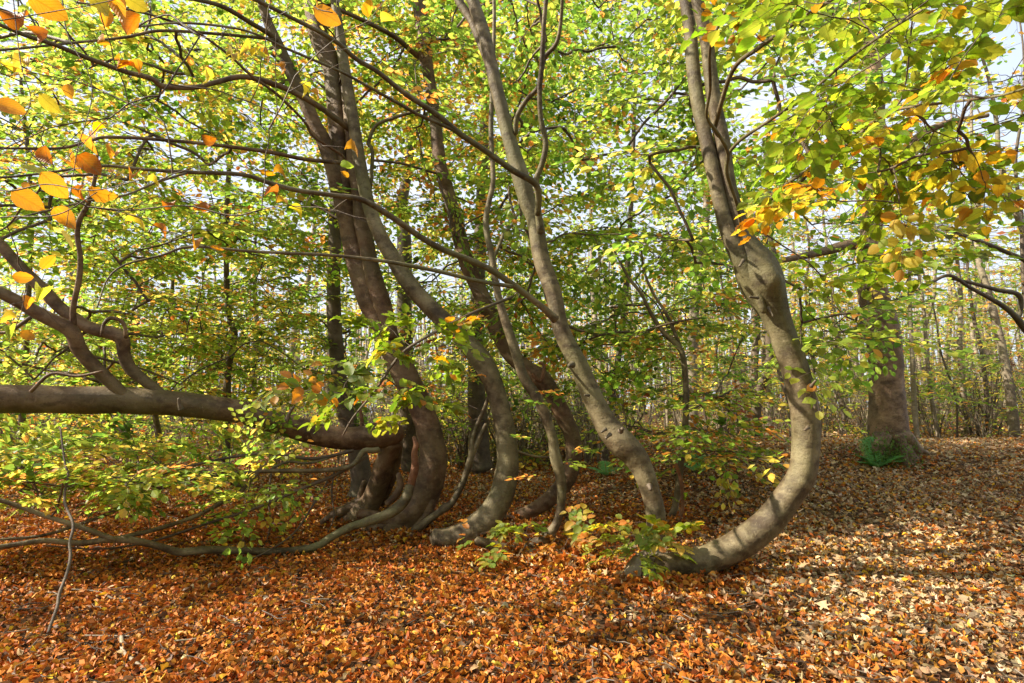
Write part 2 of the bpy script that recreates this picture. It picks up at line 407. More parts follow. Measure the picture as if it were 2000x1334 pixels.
class Crown:
    """leaves and twigs of one tree, gathered and written as one mesh"""
    def __init__(self): self.mb = MB(); self.L = {}
    def leaf(self, lod, pos, Rm, sc, col):
        self.L.setdefault(lod, []).append((pos, Rm, sc, col))
    def spray(self, o, d, pal, lod='MID', size=1.0, tilt=.18, bare=False, twigs=True, base=None, lsize=1.0):
        pos, Rm, sc, tm = random.choice(BARE if bare else SPRAYS)
        n = np.array([rng.normal(0, tilt), rng.normal(0, tilt), 1.0])
        B = basis(d, n); 
        if random.random() < .5: B = B*np.array([-1, 1, 1])
        P = o+(pos*size)@B.T; Q = np.einsum('ij,njk->nik', B, Rm)
        Q = Q*np.array([1, 1, 1])
        if base is None: base = rng.choice(6, p=np.array(PAL[pal])/sum(PAL[pal]))
        self.leaf(lod, P, Q, sc*1.28*lsize*(.5+.5*size)*rng.uniform(.85, 1.15, len(sc)), leaf_cols(pal, len(P), base))
        if twigs:
            V = np.vstack(tm.v)*size
            self.mb.add(o+V@B.T, np.concatenate(tm.loops), np.concatenate(tm.sizes), 0)
    def grow(self, nodes, targets, pal, lod='MID', nspray=2, size=1.0, rmin=.0032, pw=.42, bare=0.0, seg=5, tilt=.18, droop=0.0, twigs=True, lsize=1.0, rmax=.014):
        """branchlets from the nearest wood out to every target, thicker where more hang on them"""
        nodes = [np.asarray(n, float) for n in nodes]; X = np.array(nodes)
        T = np.asarray(targets, float)
        d0 = np.min(np.linalg.norm(T[:, None]-X[None], axis=-1), 1)
        T = T[np.argsort(d0)]
        pts = list(X); par = [-1]*len(X); arr = np.zeros((len(X)+len(T)*5, 3)); arr[:len(X)] = X; m = len(X); paths = []
        parent = {}
        for tgt in T:
            dv = arr[:m]-tgt; dist = np.linalg.norm(dv, axis=1)+.5*np.maximum(0, dv[:, 2])
            i = int(np.argmin(dist)); p0 = arr[i].copy(); Ln = np.linalg.norm(tgt-p0)
            if Ln < .05: continue
            s = np.linspace(0, 1, 6)[:, None]
            w = rng.normal(0, .055*Ln, 3); mid = (p0+tgt)/2+w+np.array([0, 0, .07*Ln-droop*Ln])
            path = (1-s)**2*p0+2*s*(1-s)*mid+s*s*tgt
            path[1:-1] += rng.normal(0, .014*Ln, (4, 3))
            idx = [i]
            for k in range(1, 6):
                arr[m] = path[k]; parent[m] = idx[-1]; idx.append(m); m += 1
            paths.append((idx, path))
        cnt = {}
        for idx, path in paths:
            j = idx[-1]
            while j in parent: cnt[j] = cnt.get(j, 0)+1; j = parent[j]
        for idx, path in paths:
            r = np.array([min(rmax, rmin*cnt.get(j, cnt.get(idx[1], 1))**pw) for j in idx]); r[0] = r[1]*1.08
            if twigs:
                P = spline(np.column_stack([path, r]), np.linalg.norm(path[-1]-path[0])/9)
                self.mb.tube(P[:, :3], P[:, 3], 5 if r[0] > .006 else 4, 0, cap0=False)
            dirn = path[-1]-path[-3]; dirn[2] *= .35
            base = rng.choice(6, p=np.array(PAL[pal])/sum(PAL[pal]))
            for k in range(nspray):
                a = rng.normal(0, .55) if k else rng.normal(0, .2)
                dd = np.array([dirn[0]*math.cos(a)-dirn[1]*math.sin(a), dirn[0]*math.sin(a)+dirn[1]*math.cos(a), dirn[2]+rng.normal(-.06, .06)*np.linalg.norm(dirn)])
                j = 5 if k == 0 else int(rng.integers(2, 5))
                self.spray(path[j], dd, pal, lod, size*rng.uniform(.8, 1.2), tilt, rng.random() < bare, twigs, base, lsize)
        return [arr[k] for k in range(m)]
    def obj(self, parent, name='crown'):
        mats = [TWIG, LEAF, NEARLEAF]
        tms = {'MID': (MID, 1), 'FAR': (FAR, 1), 'NEAR': (NEAR, 2), 'CURL': (CURLED, 2)}
        for lod, rows in self.L.items():
            pos = np.vstack([r[0] for r in rows]); Rm = np.concatenate([r[1] for r in rows]); sc = np.concatenate([r[2] for r in rows]); col = np.vstack([r[3] for r in rows])
            tt, mat = tms[lod]; k = rng.integers(0, len(tt), len(pos))
            for q in range(len(tt)):
                s = k == q; self.mb.stamp(tt[q], pos[s], Rm[s], sc[s], col[s], mat)
        return self.mb.obj(name, mats, parent, smooth_mats=(0, 2))

def boxes(*rows):
    """targets inside wedges of the place: (px range, py range, depth range, count)"""
    out = []
    for x0, x1, y0, y1, d0, d1, n in rows:
        k = max(1, int(math.sqrt(n))); 
        px = rng.uniform(x0, x1, n); py = rng.uniform(y0, y1, n); D = rng.uniform(d0, d1, n)
        p = at(px, py, D)
        ok = p[:, 2] > gz(p[:, 0], p[:, 1])+.12
        out.append(p[ok])
    return np.vstack(out)
def cube_pts(x0, x1, y0, y1, z0, z1, n):
    return np.stack([rng.uniform(x0, x1, n), rng.uniform(y0, y1, n), rng.uniform(z0, z1, n)], -1)

def trace(rows, D0, D1=None, step=.05, Ds=None):
    """rows of (px, py, width px) to world points and radii; depth runs from D0 to D1"""
    rows = np.array(rows, float)
    if Ds is None:
        l = np.concatenate([[0], np.cumsum(np.linalg.norm(np.diff(rows[:, :2], axis=0), axis=1))]); l /= l[-1]
        D = D0+((D0 if D1 is None else D1)-D0)*l
    else: D = np.array(Ds, float)
    P = at(rows[:, 0], rows[:, 1], D)
    # a round stem away from the middle of the picture looks wider than it is
    tg = np.gradient(rows[:, :2], axis=0); tg /= np.linalg.norm(tg, axis=1)[:, None]+1e-9
    d = ((rows[:, 0]-1000)*-tg[:, 1]+(rows[:, 1]-667)*tg[:, 0])/FPX
    return spline(np.column_stack([P, rows[:, 2]/2*D/FPX/np.sqrt(1+d*d)]), step)

# ------------------------------------------------------------------ ground
def ground():
    xs = np.concatenate([np.linspace(-90, -12, 30), np.linspace(-11.8, 12, 150), np.linspace(12.5, 90, 30)])
    ys = np.concatenate([np.linspace(-20, 1, 14), np.linspace(1.2, 14, 110), np.linspace(14.5, 110, 50)])
    X, Y = np.meshgrid(xs, ys); Z = gz(X, Y)
    n, m = len(ys), len(xs); i = np.arange(n-1)[:, None]*m; j = np.arange(m-1)[None]
    q = np.stack([i+j, i+j+1, i+m+j+1, i+m+j], -1).reshape(-1)
    mb = MB(); mb.add(np.stack([X, Y, Z], -1), q, np.full((n-1)*(m-1), 4))
    tag(mb.obj('ground', SOIL), kind='structure')
ground()

LC = np.array([(.42, .14, .018), (.30, .075, .011), (.46, .21, .036), (.40, .265, .135), (.48, .37, .23), (.58, .36, .03), (.10, .05, .025), (.18, .085, .035), (.20, .15, .09)])
HEAPS = [(850, 1052), (880, 1066), (915, 1072), (945, 1064), (740, 1046), (770, 1044), (700, 1052), (660, 1034), (790, 1056), (820, 1036), (950, 1074), (1000, 1090), (1040, 1084), (960, 1030), (1010, 1022),
         (1232, 1158), (1300, 1152), (1380, 1150), (1440, 1128), (1310, 1034), (1060, 1104), (1110, 1114), (1145, 1116), (1700, 905), (1740, 910), (1780, 900)]
def litter():
    mb = MB()
    for hx, hy in HEAPS:
        D = ground_D(hx, hy); c = at(hx, hy, D); n = 420
        r = rng.normal(0, .13, (n, 2)); x = c[0]+r[:, 0]*1.2; y = c[1]+r[:, 1]*.8
        z = gz(x, y)+rng.uniform(.0, .12, n)*np.exp(-((r/.16)**2).sum(1))
        w = np.array([.34, .22, .18, .08, .03, .05, .05, .05]); k = rng.choice(8, n, p=w/w.sum())
        col = LC[k]*np.exp(rng.normal(0, .22, (n, 1)))
        az = rng.uniform(0, 6.283, n); d = np.stack([np.cos(az), np.sin(az), rng.normal(0, .4, n)], -1)
        Rm = basis(d, np.stack([rng.normal(0, .5, n), rng.normal(0, .5, n), np.ones(n)], -1)); t = rng.integers(0, len(LIT), n); sc = rng.uniform(.035, .068, n)
        for q_ in range(len(LIT)):
            m = t == q_; mb.stamp(LIT[q_], np.stack([x, y, z], -1)[m], Rm[m], sc[m], col[m])
    bands = [(1.9, 3.4, 2400, .88), (3.4, 5.0, 1900, .90), (5.0, 7.5, 1200, .98), (7.5, 11, 620, 1.12), (11, 17, 150, 1.5), (17, 30, 30, 2.2)]
    for y0, y1, dens, big in bands:
        ym = y1; x0, x1 = -1.02*ym-.6, 1.02*ym+.6
        n = int((x1-x0)*(y1-y0)*dens)
        x = rng.uniform(x0, x1, n); y = rng.uniform(y0, y1, n)
        s = np.abs(x) < 1.0*y+.5; x, y = x[s], y[s]
        gap = vnoise(np.stack([x*1.5, y*1.5, 0*x+3], -1)); keep = (gap < .5) | (rng.random(len(x)) < .6); x, y = x[keep], y[keep]; n = len(x)
        z = gz(x, y)
        # how far to the right: paler tan leaves there, deep orange on the left
        q = np.stack([x*.8, y*.8, 0*x+9], -1)
        pale = np.clip(smooth(.2, 2.6, x-.16*(y-3))*.8+.22*vnoise(q)*smooth(-1.5, 1, x)+smooth(5.5, 9, y)*.5, 0, 1)
        wl = np.array([.38, .28, .15, .02, .006, .045, .07, .05, .0]); wr = np.array([.08, .05, .12, .32, .20, .04, .045, .12, .06])
        cum = np.cumsum(wl[None]*(1-pale[:, None])+wr[None]*pale[:, None], 1); cum /= cum[:, -1:]
        k = (rng.random(n)[:, None] > cum).sum(1).clip(0, 8)
        col = LC[k]*np.exp(rng.normal(0, .22, (n, 1)))*np.exp(rng.normal(0, .06, (n, 3)))
        az = rng.uniform(0, 2*np.pi, n); d = np.stack([np.cos(az), np.sin(az), rng.normal(0, .42, n)], -1)
        nn = np.stack([rng.normal(0, .55, n), rng.normal(0, .55, n), np.ones(n)], -1)
        Rm = basis(d, nn); sc = rng.uniform(.028, .060, n)*big
        pos = np.stack([x, y, z+rng.uniform(.0, .04, n)], -1)-d*sc[:, None]*.5
        lob = (rng.random(n) < .022*pale) & (k != 5)
        t = rng.integers(0, len(LIT), n)
        for q_ in range(len(LIT)):
            m = (t == q_) & ~lob; mb.stamp(LIT[q_], pos[m], Rm[m], sc[m], col[m])
        t = rng.integers(0, 4, n)
        for q_ in range(4):
            m = (t == q_) & lob; mb.stamp(LOBED[q_], pos[m]+[0, 0, .015], Rm[m], sc[m]*1.35, (col[m]*.4+np.array([.46, .36, .22])*.6))
    for k in range(1500):
        y = 2+9*rng.random()**1.4; x = rng.uniform(-1, 1)*y; L = rng.uniform(.04, .22); a = rng.uniform(0, 6.283); t = np.linspace(-.5, .5, 4)
        px_ = x+np.cos(a)*L*t+rng.normal(0, .012, 4)*L*5; py_ = y+np.sin(a)*L*t+rng.normal(0, .012, 4)*L*5
        P = np.stack([px_, py_, gz(px_, py_)+.03+rng.uniform(0, .02)+rng.normal(0, .006, 4)], -1)
        mb.tube(P, np.array([1, .9, .7, .5])*rng.uniform(.0012, .0042), 5, 0, col=np.array([(.10, .07, .05), (.20, .16, .12), (.06, .04, .03)][int(rng.integers(0, 3))]))
    tag(mb.obj('leaf_litter', [LITTER], smooth_mats=()), kind='stuff')
litter()

# ------------------------------------------------------------------ the curved beeches
def tree(name, label, base, group=None): return thing(name, label, 'tree', base, group)
def limb(root, part, rows, D0, D1=None, seg=14, lump=.07, knots=(), mat=None, flute=.0, Ds=None, step=None, seed=None):
    w = trace(rows, D0, D1, step or .05, Ds); mb = MB()
    if mat is None: mat = WARM if root.get('warm') else BEECH
    mb.tube(w[:, :3], w[:, 3], seg, 0, lump, knots, rng.uniform(0, 9) if seed is None else seed, flute=flute)
    mb.obj(part, mat, root)
    return w[:, :3]
def knot(px, py, D, r, s, a): 
    return (at(px, py, D)+norm(CAMP-at(px, py, D))*r, s, a)
ROW = 'curved beeches growing in the crooked row'
def base_of(px, py, D): 
    p = at(px, py, D); return (p[0], p[1], float(gz(p[0], p[1])))

# T1: the big hooked beech
D1_ = ground_D(1400, 1132)
t1 = tree('curved_beech', 'stout hooked beech sweeping up from the leaves with a swollen elbow high on its trunk', base_of(1340, 1110, D1_), ROW)
k1 = [knot(1530, 548, D1_, .08, .10, .09), knot(1512, 520, D1_, .10, .08, .035), knot(1448, 470, D1_, .09, .04, .03), knot(1437, 425, D1_, .07, .03, .025), knot(1446, 445, D1_, .07, .03, -.02), knot(1470, 525, D1_, .12, .05, -.03), knot(1588, 690+120, D1_, .08, .05, .03), knot(1578, 850, D1_, .1, .03, .02), knot(1470, 585, D1_, .1, .06, -.02), knot(1575, 815, D1_, .1, .03, .018), knot(1583, 760, D1_, .1, .025, .02), knot(1560, 905, D1_, .11, .04, .014), knot(1440, 560, D1_, .12, .06, .02)]
n1 = limb(t1, 'trunk', [(1283, 1104, 36), (1330, 1102, 54), (1380, 1093, 61), (1440, 1066, 64), (1496, 1024, 64), (1540, 970, 60), (1566, 927, 58), (1573, 880, 57), (1573, 818, 60), (1561, 748, 57), (1537, 678, 54), (1518, 625, 56), (1503, 590, 72), (1487, 555, 90), (1474, 520, 88), (1459, 490, 66), (1447, 455, 42), (1434, 410, 34), (1421, 350, 29), (1411, 280, 31), (1396, 210, 30), (1387, 140, 28), (1378, 70, 27), (1362, 0, 26), (1350, -90, 24), (1335, -250, 22)], D1_, D1_+.35, 26, .06, k1, flute=.035, step=.035)
n1b = limb(t1, 'branch', [(1492, 610, 14), (1474, 560, 26), (1445, 505, 36), (1424, 460, 32), (1412, 420, 29), (1398, 360, 28), (1381, 280, 30), (1365, 210, 29), (1355, 140, 28), (1348, 60, 26), (1335, -20, 24), (1320, -120, 18)], D1_+.06, D1_+.5, 18, .07, flute=.03)
n1c = limb(t1, 'branch', [(1448, 440, 8), (1438, 395, 8), (1419, 335, 9), (1422, 300, 8), (1402, 260, 7), (1380, 227, 7), (1387, 175, 7), (1386, 105, 7), (1394, 70, 6), (1415, 28, 6), (1440, -30, 5), (1470, -120, 4)], D1_-.15, 2.3, 7, .05)
n1d = limb(t1, 'branch', [(1422, 300, 7), (1447, 273, 7), (1510, 231, 6), (1580, 182, 6), (1650, 122, 5.5), (1720, 70, 5), (1800, 20, 5)], 3.5, 1.5, 7, .05)
n1e = limb(t1, 'branch', [(1464, 445, 8), (1480, 415, 8), (1510, 385, 8), (1545, 353, 8), (1615, 311, 7.5), (1667, 273, 7), (1720, 227, 6.5), (1772, 210, 6), (1860, 199, 5.5), (1960, 185, 5), (2060, 150, 4)], D1_-.2, 1.6, 7, .05)
n1f = limb(t1, 'branch', [(1395, 250, 10), (1430, 140, 9), (1480, 95, 9), (1560, 40, 8), (1640, -10, 7)], D1_+.1, 2.6, 7, .05)
def stubs(root, rows, D):
    for px, py, dx, dy, w in rows:
        limb(root, 'twig_stub', [(px, py, w*1.5), (px+dx*.5, py+dy*.5, w), (px+dx, py+dy, w*.8)], D, D-.04, 8, .18, mat=DARKB, step=.012)
stubs(t1, [(1584, 755, 9, -12, 6), (1588, 792, 7, 8, 5), (1578, 835, -6, 5, 6), (1480, 582, -16, -2, 5), (1452, 508, -8, 12, 5), (1560, 1000, 9, -6, 3), (1500, 600, 10, 18, 5)], D1_-.12)
c1 = Crown()
c1.grow(list(n1[-40::4])+list(n1b[-30::4])+list(n1f[::3]), boxes((1230, 1680, -160, 130, 4.2, 6.0, 40), (1400, 1700, 100, 420, 4.1, 5.8, 36), (1520, 1720, 420, 720, 4.1, 5.6, 20), (1250, 1370, 120, 520, 4.2, 5.8, 18)), 'green')
c1.grow(list(n1d[::2])+list(n1e[::2]), boxes((1480, 1800, -60, 300, 2.3, 3.4, 13), (1600, 1840, 420, 560, 3.2, 4.0, 7), (1720, 2080, 200, 340, 2.2, 3.0, 6)), 'near', lod='NEAR', size=.85, rmin=.0024)
c1.grow(list(n1c[-12:])+list(n1d[-12:])+list(n1e[-12:]), boxes((1480, 1680, -90, 90, 1.7, 2.3, 6), (1620, 2080, -100, 240, 1.5, 2.3, 15)), 'near', lod='NEAR', size=.6, nspray=1, rmin=.0016, lsize=1.0)
c1.grow(list(n1e[-14:]), boxes((1560, 1920, 220, 400, 2.2, 3.2, 18)), 'gold', lod='NEAR', size=.6, nspray=1, rmin=.002)
c1.obj(t1)

# T2: the leaning stem with the stump-like foot
D2_ = ground_D(1262, 1120)
t2 = tree('curved_beech', 'slim pale beech leaning left from a knobbly foot beside the stout hooked trunk', base_of(1278, 1100, D2_), ROW)
k2 = [knot(1120, 712, D2_, .07, .03, .03), knot(1213, 865, D2_, .1, .05, .035), knot(1185, 850, D2_, .08, .03, .03), knot(1262, 1000, D2_, .08, .04, .02), knot(1275, 955, D2_, .08, .03, .02)]
n2 = limb(t2, 'trunk', [(1276, 1125, 52), (1280, 1078, 40), (1282, 1040, 36), (1281, 1000, 38), (1271, 960, 37), (1257, 920, 41), (1240, 888, 50), (1213, 862, 54), (1186, 830, 45), (1162, 783, 41), (1130, 713, 36), (1096, 643, 34), (1081, 573, 33), (1057, 503, 32), (1046, 433, 32), (1032, 400, 31), (1018, 350, 33), (997, 280, 29), (979, 210, 27), (962, 140, 26), (946, 70, 25), (926, 10, 24), (905, -60, 22), (880, -220, 16)], D2_, D2_+.5, 22, .075, k2, flute=.03, step=.035)
limb(t2, 'root_flare', [(1302, 1086, 34), (1284, 1094, 52), (1264, 1106, 60), (1244, 1120, 56), (1220, 1140, 38)], D2_-.04, D2_-.14, 22, .24, mat=PALEB, flute=.08, step=.02)  # paler bark here stands in for sunlight on the foot
n2b = limb(t2, 'branch', [(964, 150, 16), (945, 100, 17), (921, 40, 17), (895, 0, 16), (870, -60, 14), (850, -180, 10)], D2_+.36, D2_+.7, 12, .06)
n2c = limb(t2, 'branch', [(1056, 455, 16), (1051, 410, 13), (1052, 385, 13), (1047, 352, 12), (1058, 322, 11), (1066, 280, 11), (1056, 228, 10), (1054, 168, 10), (1058, 133, 10), (1061, 70, 9), (1065, 17, 9), (1075, -70, 8)], D2_+.1, D2_-.3, 9, .06)
n2d = limb(t2, 'branch', [(1050, 420, 12), (1049, 364, 13), (1000, 332, 13), (947, 294, 12), (895, 259, 12), (853, 224, 11), (790, 182, 10.5), (737, 140, 10), (695, 115, 9.5), (650, 77, 9), (560, 30, 8), (500, 0, 8), (400, -50, 7)], D2_-.02, 2.6, 9, .06)
n2e = limb(t2, 'branch', [(895, 258, 8), (850, 238, 7), (818, 224, 7), (755, 189, 6.5), (685, 150, 6), (650, 133, 6), (560, 95, 5.5), (480, 60, 5), (360, 45, 5), (250, 55, 4)], 3.65, 2.2, 7, .06)
n2f = limb(t2, 'branch', [(1007, 262, 10), (1010, 228, 10), (1028, 196, 10), (1052, 168, 9), (1063, 115, 9), (1087, 84, 8), (1096, 35, 7), (1100, -50, 6)], D2_+.3, D2_-.2, 8, .06)
n2g = limb(t2, 'branch', [(1085, 625, 18), (1066, 606, 14), (1028, 576, 13), (1000, 555, 13), (958, 527, 13), (912, 506, 12.5), (860, 485, 12), (818, 461, 12), (783, 436, 12), (735, 405, 11.5), (700, 388, 11), (647, 381, 10), (577, 371, 9.5), (525, 357, 9), (472, 341, 8.5), (364, 336, 8), (280, 331, 6.5), (210, 324, 6), (140, 331, 5.5), (70, 340, 5), (0, 347, 5), (-120, 350, 4)], D2_-.02, 2.1, 9, .06)
n2h = limb(t2, 'branch', [(1000, 560, 9), (930, 548, 8.5), (860, 531, 8), (790, 517, 8), (734, 508, 7.5), (650, 499, 7), (595, 496, 6.5), (490, 491, 6), (374, 482, 6), (315, 499, 5), (245, 517, 4.5), (210, 545, 4), (190, 600, 3.5)], D2_-.3, 2.4, 7, .06)
n2i = limb(t2, 'branch', [(364, 338, 6), (304, 357, 5.5), (245, 381, 5), (175, 392, 5), (87, 413, 4.5), (35, 427, 4), (0, 451, 4), (-80, 480, 3)], 2.6, 1.8, 6, .05)
stubs(t2, [(1118, 712, -7, 2, 10), (1183, 838, -8, 6, 6), (1192, 848, -9, 8, 6), (1212, 842, 4, -5, 8), (1150, 772, -8, 0, 4), (1268, 948, 3, 9, 8), (1093, 700, -5, -4, 4)], D2_-.05)
c2 = Crown()
c2.grow(list(n2[-44::4])+list(n2c[6::3])+list(n2f[4::3]), boxes((980, 1360, -120, 200, 5.0, 8, 75), (1000, 1400, 180, 480, 5.2, 8.4, 90), (1080, 1430, 460, 700, 5.4, 8.5, 60)), 'deep')
c2.grow(list(n2g[-30::2])+list(n2i[::2])+list(n2h[-20::2])+list(n2e[-20::2]), boxes((0, 560, -20, 560, 1.7, 2.6, 17)), 'amber', bare=.96, size=.75, nspray=1, rmin=.0019, lod='CURL', lsize=.8)
c2.obj(t2)

# T3: the thick J-shaped stem with the elbow, swinging left
D3_ = ground_D(905, 1070)
t3 = tree('curved_beech', 'thick beech lying on a blunt foot then rising and bending left at a knobbly elbow', base_of(900, 1052, D3_), ROW)
k3 = [knot(935, 690, D3_, .1, .08, .03), knot(905, 1040, D3_, .1, .1, .02), knot(870, 1055, D3_, .1, .05, .03), knot(955, 715, D3_, .1, .05, .02)]
n3 = limb(t3, 'trunk', [(846, 1049, 36), (870, 1051, 42), (900, 1046, 48), (930, 1030, 54), (956, 1008, 53), (979, 970, 50), (990, 920, 45), (991, 880, 42), (985, 830, 40), (973, 780, 38), (958, 735, 39), (936, 698, 42), (905, 662, 36), (872, 630, 34), (840, 600, 34), (800, 555, 33), (775, 515, 31), (750, 475, 29), (730, 430, 27), (715, 380, 26), (703, 320, 25), (692, 250, 23), (676, 150, 21), (664, 70, 19), (650, -20, 16), (630, -150, 12)], D3_, D3_+.75, 20, .075, k3, flute=.03, step=.04)
n3b = limb(t3, 'branch', [(720, 400, 9), (728, 300, 8), (720, 280, 8), (735, 245, 8), (770, 230, 7), (820, 215, 6)], D3_+.6, D3_+.5, 7, .06)
n3c = limb(t3, 'branch', [(985, 830, 9), (998, 870, 7), (1020, 885, 6), (1060, 893, 5), (1100, 890, 4)], D3_+.1, D3_+.6, 6, .05)
stubs(t3, [(936, 690, -4, 9, 7), (970, 760, 7, -3, 4), (895, 648, 6, -6, 5)], D3_+.2)
c3 = Crown()
c3.grow(list(n3[-50::4])+list(n3b[::3]), boxes((440, 900, -140, 250, 5.4, 8.5, 92), (560, 920, 230, 560, 6, 9, 56), (800, 1000, 560, 760, 6.5, 8.5, 14)), 'green')
c3.obj(t3)

# T4: dark stem behind with a bent shoulder
D4_ = ground_D(985, 1022)
t4 = tree('curved_beech', 'dark beech curving up behind the others with a broken shoulder at its bend', base_of(1000, 1012, D4_), ROW); t4['warm'] = 1
k4 = [knot(1068, 735, D4_, .08, .05, .05), knot(1120, 860, D4_, .08, .03, .02), knot(905, 500, D4_, .08, .04, .02)]
n4 = limb(t4, 'trunk', [(950, 1028, 18), (1000, 1013, 25), (1045, 994, 29), (1082, 966, 32), (1110, 930, 33), (1121, 890, 31), (1117, 850, 31), (1102, 815, 33), (1082, 775, 33), (1060, 742, 36), (1030, 720, 31), (1000, 695, 32), (972, 645, 33), (940, 575, 31), (910, 505, 30), (891, 433, 26), (878, 385, 27), (859, 315, 25), (851, 245, 23), (842, 175, 23), (830, 105, 25), (822, 35, 26), (812, -30, 24), (800, -160, 17)], D4_, D4_+.4, 18, .075, k4, flute=.03)
n4b = limb(t4, 'branch', [(820, 112, 12), (806, 102, 11), (772, 73, 10), (720, 45, 9), (668, 21, 8), (600, -10, 7), (520, -60, 6)], D4_+.35, D4_-.8, 8, .06)
n4c = limb(t4, 'branch', [(1040, 730, 7), (1055, 745, 8), (1063, 715, 8), (1054, 708, 6)], D4_-.15, D4_-.1, 7, .08, mat=REDW)
c4 = Crown()
c4.grow(list(n4[-44::4])+list(n4b[::3]), boxes((640, 1060, -160, 180, 6.2, 9.5, 100), (700, 1040, 160, 430, 6.5, 9.5, 62)), 'orange')
c4.obj(t4)

# T5: slender snaking stem
D5_ = ground_D(1010, 1085)
t5 = tree('curved_beech', 'slender beech snaking up in front of the dark bent one with flat first length', base_of(1000, 1075, D5_), ROW)
n5 = limb(t5, 'trunk', [(930, 1056, 18), (980, 1070, 21), (1015, 1076, 22), (1045, 1063, 24), (1072, 1043, 21), (1088, 1020, 17), (1095, 990, 17), (1097, 955, 18), (1092, 920, 22), (1084, 890, 22), (1078, 850, 19), (1062, 805, 20), (1045, 770, 21), (1022, 735, 20), (1005, 680, 18), (988, 630, 17), (972, 573, 14), (961, 503, 13), (949, 440, 12), (955, 395, 11), (963, 350, 11), (959, 245, 10), (964, 105, 8), (965, 0, 7), (960, -120, 5)], D5_, D5_+.6, 14, .075, [knot(1030, 1072, D5_, .05, .04, .03)])
n5b = limb(t5, 'branch', [(957, 520, 9), (975, 480, 8), (985, 455, 7), (1000, 440, 6), (1010, 420, 5)], D5_+.5, D5_+.7, 7, .06)
c5 = Crown()
c5.grow(list(n5[-40::4])+list(n5b[::3]), boxes((860, 1090, 280, 700, 5.8, 8.2, 52)), 'sapling')
for a in [(1022, 855), (1050, 930), (1110, 880), (1095, 905), (1040, 765), (1065, 790)]:
    c5.spray(at(*a, D5_-.1), np.array([rng.normal(0, 1), -.6, .1]), 'sapling', size=.38)
c5.obj(t5)

# T6: the big double stem
D6_ = ground_D(745, 1042)
t6 = tree('curved_beech', 'biggest beech of the row with two fused stems rising from a dark curved trunk', base_of(760, 1030, D6_), ROW); t6['warm'] = 1
k6 = [knot(680, 290, D6_, .1, .05, .03), knot(735, 600, D6_, .12, .06, .02), knot(800, 1000, D6_, .12, .08, .05), knot(790, 985, D6_, .12, .05, -.03)]
n6 = limb(t6, 'trunk', [(705, 1058, 50), (735, 1046, 58), (770, 1026, 64), (812, 988, 64), (838, 942, 58), (847, 890, 53), (838, 840, 50), (820, 790, 48), (796, 740, 48), (772, 690, 48), (747, 640, 46), (720, 580, 46), (702, 520, 46), (688, 467, 42), (675, 400, 42), (665, 320, 44), (661, 245, 42), (651, 140, 40), (623, 70, 38), (610, 0, 36), (600, -80, 34), (580, -220, 26)], D6_, D6_+.45, 24, .06, k6, flute=.05, step=.045)
n6b = limb(t6, 'branch', [(662, 380, 32), (647, 318, 31), (632, 275, 29), (616, 245, 27), (592, 190, 26), (568, 140, 24), (535, 70, 20), (515, 20, 17), (500, -40, 15), (480, -160, 10)], D6_+.2, D6_-.1, 14, .07)
n6c = limb(t6, 'branch', [(768, 660, 22), (748, 600, 34), (735, 560, 34), (724, 520, 32), (714, 470, 31), (706, 433, 31), (702, 385, 28), (691, 315, 28), (685, 245, 26), (673, 140, 21), (664, 70, 18), (655, 20, 16), (650, -80, 12)], D6_+.05, D6_+.35, 16, .06, flute=.03)
L1 = limb(t6, 'branch', [(690, 258, 13), (682, 252, 12.5), (630, 213, 12), (577, 182, 11.5), (525, 161, 11.5), (472, 150, 11.5), (420, 161, 11.5), (385, 170, 11), (350, 171, 10.5), (315, 168, 10.5), (297, 154, 10), (245, 140, 9.5), (175, 115, 9), (105, 87, 8.5), (52, 70, 8), (0, 49, 8), (-120, 10, 6)], D6_+.1, 3.0, 9, .07)
L2 = limb(t6, 'branch', [(672, 320, 9), (665, 318, 8.5), (595, 311, 8), (525, 297, 8), (420, 283, 7.5), (315, 273, 7), (210, 268, 7), (175, 276, 6.5), (122, 289, 6), (60, 290, 5.5), (0, 289, 5), (-100, 280, 4)], D6_-.05, 3.2, 8, .07)
L3 = limb(t6, 'branch', [(540, 80, 12), (525, 66, 10), (490, 45, 9.5), (437, 14, 9), (385, 0, 8.5), (315, -10, 8), (200, -20, 6)], D6_, 4.0, 8, .07)
L4 = limb(t6, 'branch', [(535, 78, 7), (518, 75, 7), (420, 66, 6.5), (315, 60, 6.5), (245, 73, 6), (140, 84, 5.5), (0, 98, 5), (-100, 100, 4)], D6_-.05, 3.5, 7, .07)
L5 = limb(t6, 'branch', [(672, 310, 6), (665, 301, 5.5), (612, 266, 5.5), (595, 238, 5.5), (542, 185, 5.5), (490, 147, 5.5), (448, 108, 5.5), (385, 63, 5), (315, 35, 5), (245, 18, 4.5), (150, 5, 4)], D6_-.15, 3.0, 7, .07)
for rr in ([(700, 1002, 22), (735, 1010, 24), (775, 1016, 26), (800, 1000, 26)], [(668, 1044, 16), (700, 1036, 24), (740, 1030, 28), (780, 1008, 28), (800, 975, 22)],
           [(690, 1062, 14), (730, 1056, 22), (775, 1044, 26), (805, 1014, 26)], [(790, 1046, 14), (810, 1036, 18), (832, 1010, 22), (842, 975, 22)], [(755, 985, 12), (772, 968, 14), (782, 948, 14), (778, 925, 10)]):
    limb(t6, 'root', rr, D6_-.12, D6_-.02, 12, .16)
limb(t6, 'broken_stub', [(800, 960, 15), (806, 935, 17), (811, 910, 16), (809, 885, 13), (813, 868, 11), (808, 853, 7)], D6_-.35, D6_-.4, 10, .25, mat=REDW)
c6 = Crown()
nn6 = list(n6[-50::4])+list(n6b[::4])+list(L1[::4])+list(L2[::4])+list(L3[::4])+list(L4[::4])
